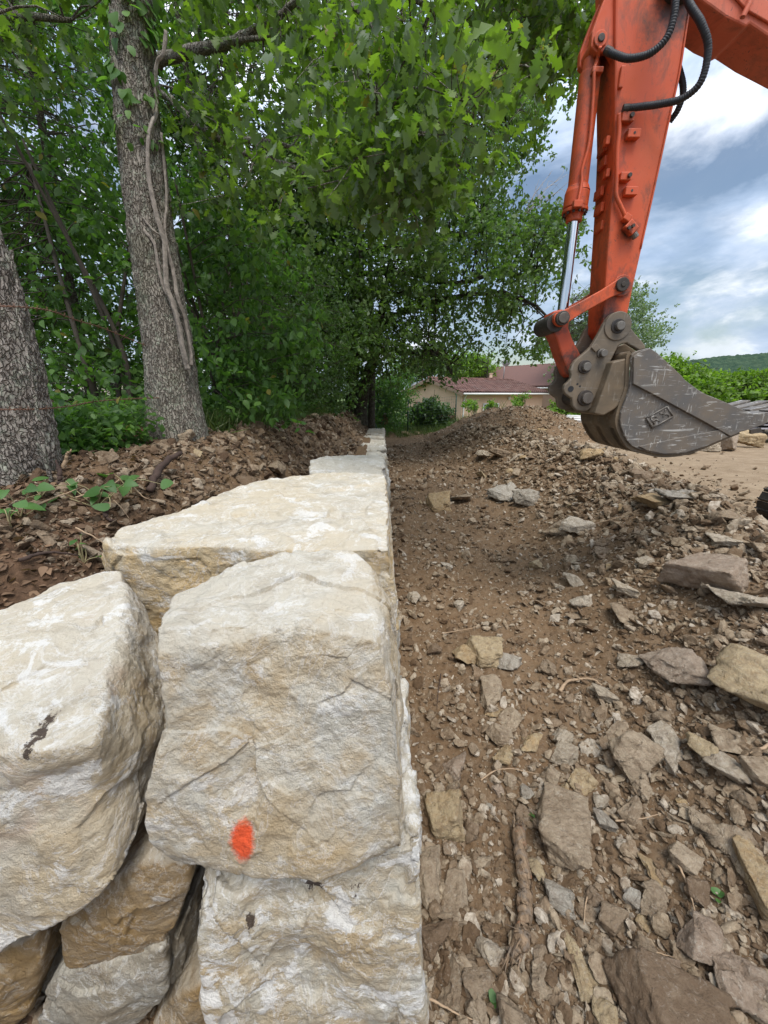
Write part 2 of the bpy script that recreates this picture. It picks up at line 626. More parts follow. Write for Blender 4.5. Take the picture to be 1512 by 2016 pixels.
def paint_mat(name, base, faded, dirt=0.35, grease=()):
    """weathered machine paint: fade, grime blotches, small chips"""
    m, t = mat(name)
    P = t.n('ShaderNodeNewGeometry').outputs['Position']
    col = t.mix(t.maprange(t.noise(P, 1.6, 4, 0.6), 0.35, 0.65), base, faded)
    gr = t.maprange(t.noise(t.vmath('MULTIPLY', P, (1, 1, 0.55)), 7.0, 8, 0.74, 0.5), 0.50, 0.66)
    col = t.mix(t.math('MULTIPLY', gr, dirt), col, (0.10, 0.045, 0.025))
    ch = t.maprange(t.noise(P, 42.0, 6, 0.75, 0.8), 0.595, 0.63)
    zone = t.maprange(t.noise(P, 4.0, 3, 0.6), 0.46, 0.58)
    col = t.mix(t.math('MULTIPLY', t.math('MULTIPLY', ch, zone), 0.85), col, (0.055, 0.04, 0.035))
    for pc, pr in grease:
        d = t.math('ADD', t.vmath('DISTANCE', P, tuple(pc)), t.math('MULTIPLY', t.math('SUBTRACT', t.noise(P, 14.0, 6, 0.75), 0.5), pr * 2.4))
        col = t.mix(t.maprange(d, pr * 0.25, pr, 0.9, 0.0), col, (0.035, 0.026, 0.022))
    rg = t.maprange(t.noise(P, 9.0, 5, 0.6), 0.3, 0.7, 0.42, 0.68)
    finish(t, col, rg, t.bump(t.noise(P, 16.0, 6, 0.6), 0.12, 0.006), spec=0.45)
    return m


def steel_mat(name, base, light, dirt, scratch=0.7, metallic=0.35):
    m, t = mat(name)
    P = t.n('ShaderNodeNewGeometry').outputs['Position']
    col = t.mix(t.maprange(t.noise(P, 5.0, 6, 0.65, 0.3), 0.38, 0.64), base, dirt)
    for k, (sx, sz) in enumerate(((0.10, 1.1), (0.22, 1.5), (1.6, 0.22))):
        q = t.n('ShaderNodeMapping', {'Vector': P, 'Rotation': (0, R(28 + 41 * k), 0), 'Scale': (sx, 0.5, sz)})
        s = t.maprange(t.noise(q.outputs[0], 34.0 + 9 * k, 4, 0.6, 0.5), 0.60, 0.65)
        z = t.maprange(t.noise(P, 5.0 + k, 4, 0.6), 0.44, 0.56)
        col = t.mix(t.math('MULTIPLY', t.math('MULTIPLY', s, z), scratch), col, light)
    rg = t.maprange(t.noise(P, 8.0, 5, 0.6), 0.3, 0.7, 0.45, 0.72)
    finish(t, col, rg, t.bump(t.noise(P, 28.0, 6, 0.65), 0.25, 0.006), metallic, 0.4)
    return m

# ------------------------------------------------------------------ terrain
_rY = np.array((-6, -1, 1, 3, 6, 9, 11, 14, 17.0))
_rX = np.array((2.5, 2.6, 2.7, 3.15, 3.85, 3.75, 3.4, 2.6, 2.4))
_rZ = np.array((.75, .75, .80, .90, .95, 1.06, 1.10, .44, .30))


def ground_base(X, Y):
    X, Y = np.asarray(X, float), np.asarray(Y, float)
    xr, zr = np.interp(Y, _rY, _rX), np.interp(Y, _rY, _rZ)
    floor = np.clip(0.018 * (Y - 1.5), 0, 0.3) + 0.02 * np.clip(X, 0, 1.5)
    plateau = np.interp(Y, (-4, 4, 9, 16, 30, 80), (.5, .46, .50, .40, .1, 0.0))
    wl = np.interp(Y, (0, 3, 8), (1.75, 2.0, 2.3))
    up = sstep(0, 1, 1 - (xr - X) / wl)
    z = floor + (zr - floor) * up ** 1.15
    dn = sstep(0, 1.0, X - xr)
    z = np.where(X > xr, zr + (plateau - zr) * dn, z)
    z = np.where(Y > 16, floor + (plateau - floor) * sstep(1, 4, X) * 0 + 0 * z, z) if False else z
    # earth mound beyond the rubble bank
    dx, dy = (X - 5.15) / 3.6, (Y - 15.2) / 3.6
    rr = np.sqrt(dx * dx + dy * dy)
    mound = 1.38 * np.clip(1 - rr, 0, None) ** 0.95
    mound = np.where(rr < 0.32, 1.38 * (0.68 ** 0.95) * (1 + 0.16 * (1 - (rr / 0.32) ** 2)), mound)
    z = z + mound
    # bank behind the wall
    edge = np.interp(Y, (-1, 0.7, 1.3, 2.2, 3.5, 6, 11, 16), (-2.6, -2.2, -1.35, -1.25, -1.15, -.95, -.75, -.8))
    wd = np.interp(Y, (0.7, 1.5, 3.5, 7, 11), (1.1, .8, .75, .65, .5))
    bt = np.interp(Y, (-1, 1, 2.2, 3.5, 11, 16, 24), (1.1, 1.3, 1.56, 1.62, 1.5, .9, .4))
    lo = np.interp(Y, (-1, .5, .86, 1.06, 1.25, 1.5, 3, 11.5, 14, 18), (0.0, .0, .02, .5, 1.0, 1.12, 1.05, 1.0, .45, .3))
    zl = lo + (bt - lo) * sstep(0, 1, (edge + 0.35 - X) / wd)
    zl = zl + 0.06 * np.clip(edge - X, 0, 6)
    k = sstep(-0.16, -0.34, X)
    kk = sstep(15.5, 13, Y)
    kl = np.where(Y < 12.5, k, sstep(-0.2, -1.6, X))
    z = z * (1 - kl) + zl * kl
    far = sstep(22, 60, np.hypot(X, Y))
    return z * (1 - far) + far * (-0.35)


def ground(X, Y, detail=True):
    X, Y = np.atleast_1d(np.asarray(X, float)), np.atleast_1d(np.asarray(Y, float))
    z = ground_base(X, Y)
    P = np.stack((X, Y, np.zeros_like(X)), 1)
    near = 1 - sstep(14, 30, np.hypot(X, Y))
    rut = sstep(4.2, 5.5, X)
    hp = np.exp(-((X - np.interp(Y, _rY, _rX)) / .8) ** 2) * sstep(1.5, 3.5, Y) * sstep(13.5, 11, Y)
    z = z + hp * .13 * fbm(P / .75, 3, 19)
    z = z + near * (0.055 * fbm(P / 0.9, 3, 5) + 0.035 * (1 - 0.6 * rut) * fbm(P / 0.22, 3, 8))
    if detail:
        clod = np.maximum(0, fbm(P / 0.055, 3, 13)) * 0.034 + 0.007 * fbm(P / 0.02, 2, 15)
        mnd = np.clip(1.2 - np.hypot((X - 5.15) / 3.6, (Y - 15.2) / 3.6), 0, .5)
        z = z + mnd * (.34 * fbm(P / .7, 5, 61, .65))
        z = z + near * clod * (1 - 0.55 * rut)
    return z


def hit(px, py, zoff=0.0):
    """where the view ray meets the terrain"""
    d = ray(px, py)
    t = np.geomspace(0.35, 120, 3000)
    P = np.array((0, 0, CAM_H)) + d[None] * t[:, None]
    g = ground(P[:, 0], P[:, 1], False) + zoff
    below = np.nonzero(P[:, 2] < g)[0]
    i = below[0] if len(below) else len(t) - 1
    return P[i], t[i]


def gz(x, y):
    return float(ground(x, y, False)[0])


def axis(lo, hi, fine0, fine1, step, grow):
    """coordinates: even STEP within fine0..fine1, growing outwards"""
    a = list(np.arange(fine0, fine1, step))
    s, x = step, a[-1]
    while x < hi:
        s *= grow
        x += s
        a.append(x)
    s, x = step, a[0]
    b = []
    while x > lo:
        s *= grow
        x -= s
        b.append(x)
    return np.array(b[::-1] + a)


def terrain():
    xs = axis(-900, 900, -2.6, 4.2, 0.0125, 1.035)
    ys = axis(-60, 1500, 0.2, 4.2, 0.0125, 1.022)
    X, Y = np.meshgrid(xs, ys)
    x, y = X.ravel(), Y.ravel()
    z = ground(x, y)
    nx, ny = len(xs), len(ys)
    idx = np.arange(nx * ny).reshape(ny, nx)
    Q = np.stack((idx[:-1, :-1], idx[:-1, 1:], idx[1:, 1:], idx[1:, :-1]), -1).reshape(-1, 4)
    xr = np.interp(y, _rY, _rX)
    P = np.stack((x, y, z), 1)
    wob = 0.35 * fbm(P / 0.8, 3, 77)
    sand = sstep(0.35, 1.1, x - xr + wob) * sstep(-3, 1, y) * (1 - sstep(1.05, .85, np.hypot((x - 5.15) / 3.6, (y - 15.2) / 3.6)))
    edge = np.interp(y, (-1, 0.7, 1.3, 2.2, 3.5, 6, 11, 16), (-2.6, -2.2, -1.35, -1.25, -1.15, -.95, -.75, -.8))
    litter = sstep(-0.1, 0.5, edge - 0.35 - x + wob) * (1 - sstep(13, 17, y)) + sstep(0.0, 0.5, -0.75 - x + wob) * sstep(2.6, 1.7, y)
    grass = np.maximum(sstep(17.5, 20, y + 2 * wob) * (1 - sstep(9, 12, x)), sstep(30, 40, np.hypot(x, y)))
    m, t = mat('soil')
    geo = t.n('ShaderNodeNewGeometry')
    Pn = geo.outputs['Position']
    sa = t.n('ShaderNodeAttribute', attribute_name='sand').outputs['Fac']
    li = t.n('ShaderNodeAttribute', attribute_name='litter').outputs['Fac']
    gr = t.n('ShaderNodeAttribute', attribute_name='grass').outputs['Fac']
    n1 = t.noise(Pn, 1.3, 5, 0.6)
    n2 = t.noise(Pn, 14.0, 7, 0.7)
    n3 = t.noise(Pn, 85.0, 5, 0.7)
    soil = t.mix(t.maprange(n1, 0.35, 0.65), (0.122, 0.072, 0.037), (0.176, 0.110, 0.060))
    soil = t.mix(t.maprange(n2, 0.38, 0.68), soil, (0.20, 0.137, 0.083))
    soil = t.mix(t.math('MULTIPLY', t.maprange(n3, 0.55, 0.72), 0.4), soil, (0.30, 0.22, 0.145))
    soil = t.mix(t.math('MULTIPLY', t.maprange(n3, 0.30, 0.42, 1.0, 0.0), 0.5), soil, (0.095, 0.056, 0.032))
    sandc = t.mix(t.maprange(t.noise(t.vmath('MULTIPLY', Pn, (0.7, 1.5, 1)), 2.6, 10, 0.74, 0.6), 0.38, 0.60), (0.285, 0.21, 0.135), (0.205, 0.143, 0.088))
    sandc = t.mix(t.math('MULTIPLY', t.maprange(n3, 0.5, 0.7), 0.5), sandc, (0.39, 0.30, 0.20))
    litc = t.mix(t.maprange(n2, 0.4, 0.62), (0.055, 0.033, 0.02), (0.15, 0.088, 0.052))
    col = t.mix(sa, soil, sandc)
    col = t.mix(li, col, litc)
    col = t.mix(gr, col, t.mix(n2, (0.05, 0.08, 0.022), (0.10, 0.13, 0.04)))
    h = t.math('ADD', t.math('MULTIPLY', n3, 1.0), t.math('MULTIPLY', n2, 2.0))
    finish(t, col, 0.95, t.bump(h, 0.8, 0.012), spec=0.12)
    o = obj_np('ground', P, [Q], m, origin=np.zeros(3), attrs={'sand': sand, 'litter': litter, 'grass': grass})
    o['kind'] = 'structure'
    return o


terrain()

# distant wooded hill
def hill():
    nx, ny = 420, 70
    u = np.linspace(0, 1, nx)
    v = np.linspace(0, 1, ny)
    U, Vv = np.meshgrid(u, v)
    x = 120 + U * 900
    prof = np.interp(U.ravel(), (0, .12, .2, .28, .36, .5, .7, 1), (0, 4, 16, 30, 44, 64, 76, 66))
    y = 560 + Vv * 160 + 30 * np.sin(U * 5)
    z = prof * np.sin(np.clip(Vv.ravel() * math.pi * 0.52 / 0.9, 0, math.pi / 2))
    P = np.stack((x.ravel(), y.ravel(), z), 1)
    lump = np.abs(perlin(P / 9.0, 3)) * 6 + np.abs(perlin(P / 4.0, 4)) * 2.6
    P[:, 2] += (lump * np.clip(prof / 12, 0, 1)) - 3
    idx = np.arange(nx * ny).reshape(ny, nx)
    Q = np.stack((idx[:-1, :-1], idx[:-1, 1:], idx[1:, 1:], idx[1:, :-1]), -1).reshape(-1, 4)
    m, t = mat('far_forest')
    Pn = t.n('ShaderNodeNewGeometry').outputs['Position']
    c = t.mix(t.maprange(t.noise(Pn, 0.11, 6, 0.7), 0.35, 0.65), (0.030, 0.058, 0.040), (0.075, 0.11, 0.065))
    finish(t, c, 1.0, t.bump(t.noise(Pn, 0.35, 6, 0.7), 1.0, 3.0), spec=0.0)
    o = obj_np('hill', P, [Q], m, origin=np.array((0, 0, 0)))
    o['kind'] = 'structure'


hill()

# ------------------------------------------------------------------ limestone wall blocks
Wv = lambda *a: np.array(a, float)
zz = lambda z, *pp: [at_z(x, y, z) for x, y in pp]


def block(pts, mm, label, n=90, group='limestone blocks of the dry wall', **kw):
    V, Q = rock_shape(pts, n=n, **kw)
    o = obj_np('limestone_block', V, [Q], mm)
    return tag(o, label, 'stone block', group)


front_mat = limestone('limestone_marked', ochre_amt=0.55, white_amt=0.35, seed=1.3, paint=(at_y(474, 1668, .655), 0.030, 0.056))
low_mat = limestone('limestone_chalky', tan=(0.50, 0.41, 0.275), ochre_amt=0.55, white_amt=0.95, seed=7.1, grey=(0.50, 0.465, 0.385),
                    pits=[(at_y(612, 1792, .64), .022), (at_y(700, 1800, .64), .012), (at_y(484, 1845, .63), .013), (at_y(575, 1792, .64), .010), (at_y(588, 1830, .63), .006)])
left_mat = limestone('limestone_pink', ochre_amt=0.42, white_amt=0.75, pink=0.35, seed=3.7, grey=(0.54, 0.48, 0.38), pits=[(at_y(92, 1440, .70), .014), (at_y(78, 1446, .70), .010)])
long_mat = limestone('limestone_yellow', tan=(0.56, 0.44, 0.27), ochre=(0.58, 0.39, 0.17), ochre_amt=0.7, white_amt=0.65, seed=11.9)
pale_mat = limestone('limestone_pale', tan=(0.48, 0.42, 0.33), ochre_amt=0.3, white_amt=0.6, seed=15.2)
dull_mat = limestone('limestone_dull', tan=(0.43, 0.36, 0.26), ochre_amt=0.4, white_amt=0.35, seed=21.0)

A = [at_y(*q) for q in ((300, 1235, .82), (290, 1300, .76), (272, 1610, .67), (290, 1665, .67), (340, 1708, .68), (480, 1730, .66), (640, 1724, .66),
                        (720, 1706, .66), (797, 1690, .68), (792, 1550, .70), (782, 1400, .75), (745, 1268, .81), (600, 1240, .82), (450, 1240, .82),
                        (345, 1175, 1.02), (480, 1105, 1.15), (560, 1090, 1.2), (690, 1088, 1.2), (728, 1118, 1.14), (762, 1200, 1.0))]
A += [Wv(.03, 1.16, 1.3), Wv(.065, 1.18, .86), Wv(.055, .70, .85), Wv(-.46, 1.2, .86), Wv(-.5, .75, .88)]
block(A, front_mat, 'cream limestone block with an orange spray paint dot, on the nearest stack', n=180, p=150, rough=0.015, chip=0.009, chip_size=.30, seed=5, warp=0.012,
      dents=[(at_y(290, 1450, .72), .16, .045, (1, 0, 0)), (at_y(520, 1400, .74), .22, .035, (0, 1, 0)), (at_y(700, 1500, .7), .10, .02, (0, 1, 0)), (at_y(760, 1700, .66), .06, .03, (0, .3, 1)), (at_y(420, 1740, .66), .07, .02, (0, 0, 1))])
Bk = [at_y(*q) for q in ((388, 1700, .76), (378, 1810, .66), (392, 1900, .645), (428, 2012, .63), (450, 2130, .61), (600, 1740, .72))]
Bk += [Wv(.08, .72, .84), Wv(.10, .65, .55), Wv(.12, .62, .05), Wv(.125, 1.34, .05), Wv(.085, 1.34, .84), Wv(-.42, 1.25, .05), Wv(-.42, 1.2, .82), Wv(-.1, .70, .84)]
block(Bk, low_mat, 'chalky white limestone block with dark pits under the block with the orange dot', n=160, p=150, rough=0.018, chip=0.022, chip_size=.22, seed=9, warp=0.012,
      dents=[(at_y(600, 1960, .62), .12, .05, (0, 1, 0)), (at_y(520, 1780, .66), .12, .03, (0, 1, 0)), (at_y(700, 1900, .62), .10, -.015, (0, 1, 0))])
K = zz(1.37, (-120, 1240), (20, 1190), (110, 1150), (180, 1129), (236, 1126), (250, 1165)) + [at_z(262, 1260, 1.30)]
K += [at_y(*q) for q in ((-170, 1540, .66), (-60, 1500, .64), (60, 1490, .63), (180, 1470, .66), (-170, 1940, .6), (0, 1878, .585), (70, 1848, .59), (200, 1770, .61),
                         (232, 1722, .64), (265, 1660, .69), (300, 1380, .92), (322, 1450, .88), (322, 1540, .84))]
K += [Wv(-.72, 1.2, .9), Wv(-1.5, 1.2, .9)]
block(K, left_mat, 'broad limestone block with pinkish stains and white scuffs, left of the orange marked block', n=170, p=150, rough=0.015, chip=0.009, chip_size=.34, seed=17, warp=0.012,
      dents=[(at_y(130, 1590, .62), .16, .03, (0, 1, 0)), (at_y(20, 1420, .74), .12, .015, (0, 0, -1)), (at_y(210, 1560, .68), .09, .02, (-1, .5, 0))])
L = zz(1.46, (203, 1064), (225, 1040), (300, 1020), (400, 996), (450, 966), (530, 941), (680, 926), (758, 934), (766, 1010)) + [at_z(772, 1085, 1.44), at_z(500, 1082, 1.45), at_z(250, 1085, 1.43), at_z(207, 1076, 1.43)]
L += [at_y(204, 1102, 1.46), at_y(252, 1150, 1.40), at_y(285, 1262, 1.34), Wv(.065, 1.30, .86), Wv(.06, 2.9, .86), Wv(-.7, 2.8, .86), Wv(-.98, 1.55, 1.1), Wv(-.6, 1.30, .9)]
block(L, long_mat, 'long flat topped limestone slab with rough yellow front, behind the orange marked block', n=180, p=150, rough=0.014, chip=0.014, chip_size=.36, seed=21, warp=0.018,
      dents=[(at_y(420, 1150, 1.34), .18, .02, (0, 1, 0)), (at_z(350, 1000, 1.46), .15, .03, (1, -1, 0))])
T = zz(1.43, (610, 907), (640, 897), (745, 895), (757, 906)) + [Wv(-.62, 3.2, 1.36), Wv(.0, 3.12, 1.36), Wv(-.6, 3.14, 1.0), Wv(.04, 3.1, 1.0), Wv(.04, 3.9, 1.0), Wv(-.62, 3.9, 1.0), Wv(-.15, 3.05, 1.2)]
T2 = block(T, pale_mat, 'pale grey limestone block at the far end of the long slab', n=90, p=120, rough=0.013, chip=0.010, chip_size=.2, seed=28, warp=0.012)
for i, (y0, y1, top, x0, lab) in enumerate(((1.38, 2.16, .86, -.55, 'dull limestone block in the lower course under the near half of the long slab'),
                                           (2.20, 3.08, .86, -.6, 'dull limestone block in the lower course under the far half of the long slab'),
                                           (3.12, 4.02, .98, -.6, 'dull limestone block in the lower course under the pale grey block'))):
    x1 = (.10, .075, .065)[i]
    pts = [Wv(x, y, z) for x in (x0, x1) for y in (y0, y1) for z in (-.1, top)]
    pts = [q + (Wv(-.03, 0, 0) if q[2] > .5 and q[0] > 0 else 0) for q in pts]
    block(pts, (dull_mat, long_mat, dull_mat)[i], lab, n=60, p=30, rough=0.013, chip=0.03, chip_size=.2, seed=40 + i, warp=0.015)
far_labs = ['nearest', 'second', 'third', 'fourth', 'fifth', 'sixth', 'seventh']
yy = 4.08
for i, ln in enumerate((1.0, .85, 1.15, .9, 1.2, 1.0, 1.25)):
    top = (1.02, .96, 1.0, 1.04, .97, 1.03, 1.05)[i]
    x1 = (.06, .05, .04, .035, .03, .02, 0.0)[i]
    pts = [Wv(x, y, z) for x in (-.46 - .04 * (i % 3), x1) for y in (yy, yy + ln) for z in (-.1, top)]
    block(pts, (dull_mat, pale_mat, dull_mat, pale_mat, dull_mat, pale_mat, dull_mat)[i], '%s block of the low row of limestone running on beyond the pale grey block' % far_labs[i],
          n=44, p=26, rough=0.013, chip=0.035, chip_size=.22, seed=60 + i, warp=0.025)
    yy += ln + .03
EXTRA_BLOCK_END = yy

# packing stones at the foot of the wall, lower left
ochre_big = limestone('packing_ochre', tan=(0.33, 0.225, 0.115), ochre=(0.36, 0.225, 0.085), grey=(0.29, 0.215, 0.13), ochre_amt=0.7, white_amt=0.12, seed=31.0)
grey_big = limestone('packing_grey', tan=(0.30, 0.25, 0.175), ochre=(0.30, 0.20, 0.10), grey=(0.34, 0.315, 0.26), ochre_amt=0.35, white_amt=0.25, seed=37.0)


def packing(outline, Y, depth, mm, label, n=70, seed=0, zsh=0.0, tilt=0.06):
    f = [at_y(x, y, Y) for x, y in outline]
    cen = np.mean(f, 0)
    pts = [q + Wv(0, tilt, 0) * 0 for q in f] + [cen + (q - cen) * .82 + Wv(0, depth, .05) for q in f] + [cen + Wv(0, -0.05, .02)]
    V, Q = rock_shape(pts, n=n, p=22, rough=0.013, chip=0.009, chip_size=.13, seed=seed, warp=0.014)
    o = obj_np('packing_stone', V, [Q], mm)
    return tag(o, label, 'packing stone', 'stones packed under the left block')


packing([(115, 1820), (122, 1885), (142, 1926), (240, 1902), (340, 1842), (374, 1765), (380, 1708), (290, 1690), (200, 1745)], .70, .25, ochre_big, 'rounded ochre stone wedged under the broad left block', seed=71)
packing([(70, 1962), (105, 1925), (330, 1866), (334, 1960), (282, 2020), (200, 2075), (85, 2075)], .68, .28, grey_big, 'grey speckled stone under the rounded ochre stone', seed=72)
packing([(-70, 1890), (0, 1872), (78, 1835), (80, 1920), (52, 2020), (-70, 2075)], .68, .28, ochre_big, 'brown stone below the broad left block, leftmost of the packing stones', seed=73)
packing([(300, 2010), (338, 1965), (402, 1930), (417, 2020), (400, 2090), (300, 2090)], .70, .25, ochre_big, 'small ochre stone beside the foot of the chalky pitted block', n=50, seed=74)
packing([(330, 1855), (372, 1790), (368, 1900), (338, 1965)], .76, .2, grey_big, 'narrow dark stone between the ochre stone and the chalky pitted block', n=40, seed=75)
packing([(222, 1722), (272, 1680), (306, 1690), (300, 1712), (240, 1735)], .76, .16, STONE_TONES['blue-grey'], 'little grey wedge stone between the orange marked block and the ochre stone', n=30, seed=76)
packing([(75, 1890), (130, 1860), (150, 1935), (110, 1960), (70, 1950)], .82, .16, grey_big, 'dark stone deep in the gap below the broad left block', n=30, seed=77)

# ------------------------------------------------------------------ loose stones
def stone_protos():
    out = {}
    rg = np.random.default_rng(5)
    kinds = {'angular': (1.0, .85, .70), 'flat': (1.0, .8, .34), 'long': (1.0, .55, .48), 'blocky': (1.0, .92, .82)}
    for kname, dims in kinds.items():
        for k in range(6):
            npt = int(rg.integers(8, 13)) if kname != 'blocky' else 10
            pts = rg.normal(size=(npt, 3))
            pts /= np.linalg.norm(pts, axis=1, keepdims=True)
            pts *= rg.uniform(.8, 1.15, (npt, 1))
            if kname == 'blocky':
                pts = np.array([(sx, sy, sz) for sx in (-1, 1) for sy in (-1, 1) for sz in (-1, 1)], float) * .8 + rg.normal(0, .30, (8, 3))
            pts *= np.array(dims) * .5
            V, Q = rock_shape(pts, n=22, p=44, rough=.018, chip=.038, chip_size=.34, seed=100 + k * 7 + len(out), warp=.02)
            V -= (V.max(0) + V.min(0)) / 2
            V /= (V.max(0) - V.min(0)) / np.array(dims)
            me = mesh_np('stone_%s' % kname, V, [Q], STONE_TONES['grey-brown'], True)
            out.setdefault(kname, []).append(me)
    return out


PROTO = stone_protos()
rng = np.random.default_rng(7)
STONES = []          # (x, y, radius) of the placed ones
LABELS_USED = {}


def place_stone(x, y, size, tone, shape, label, group, rot=None, sink=0.26, tilt=0.22, lift=0.0, rg=rng, k=None):
    dims = {'angular': (1.0, .85, .70), 'flat': (1.0, .8, .34), 'long': (1.0, .55, .48), 'blocky': (1.0, .92, .82)}[shape]
    me = PROTO[shape][int(rg.integers(6)) if k is None else k]
    o = link('stone', me)
    o.material_slots[0].link = 'OBJECT'
    o.material_slots[0].material = STONE_TONES[tone]
    s = np.broadcast_to(np.asarray(size, float), (3,))
    o.scale = tuple(s)
    o.rotation_euler = (rg.normal(0, tilt), rg.normal(0, tilt), rg.uniform(0, 6.28) if rot is None else rot)
    # bank slope tilts flat stones with the ground
    h = dims[2] * s[2]
    o.location = (x, y, gz(x, y) + h * (.5 - sink) + lift)
    STONES.append((x, y, .5 * max(s[0], s[1])))
    tag(o, label, 'stone', group)
    return o


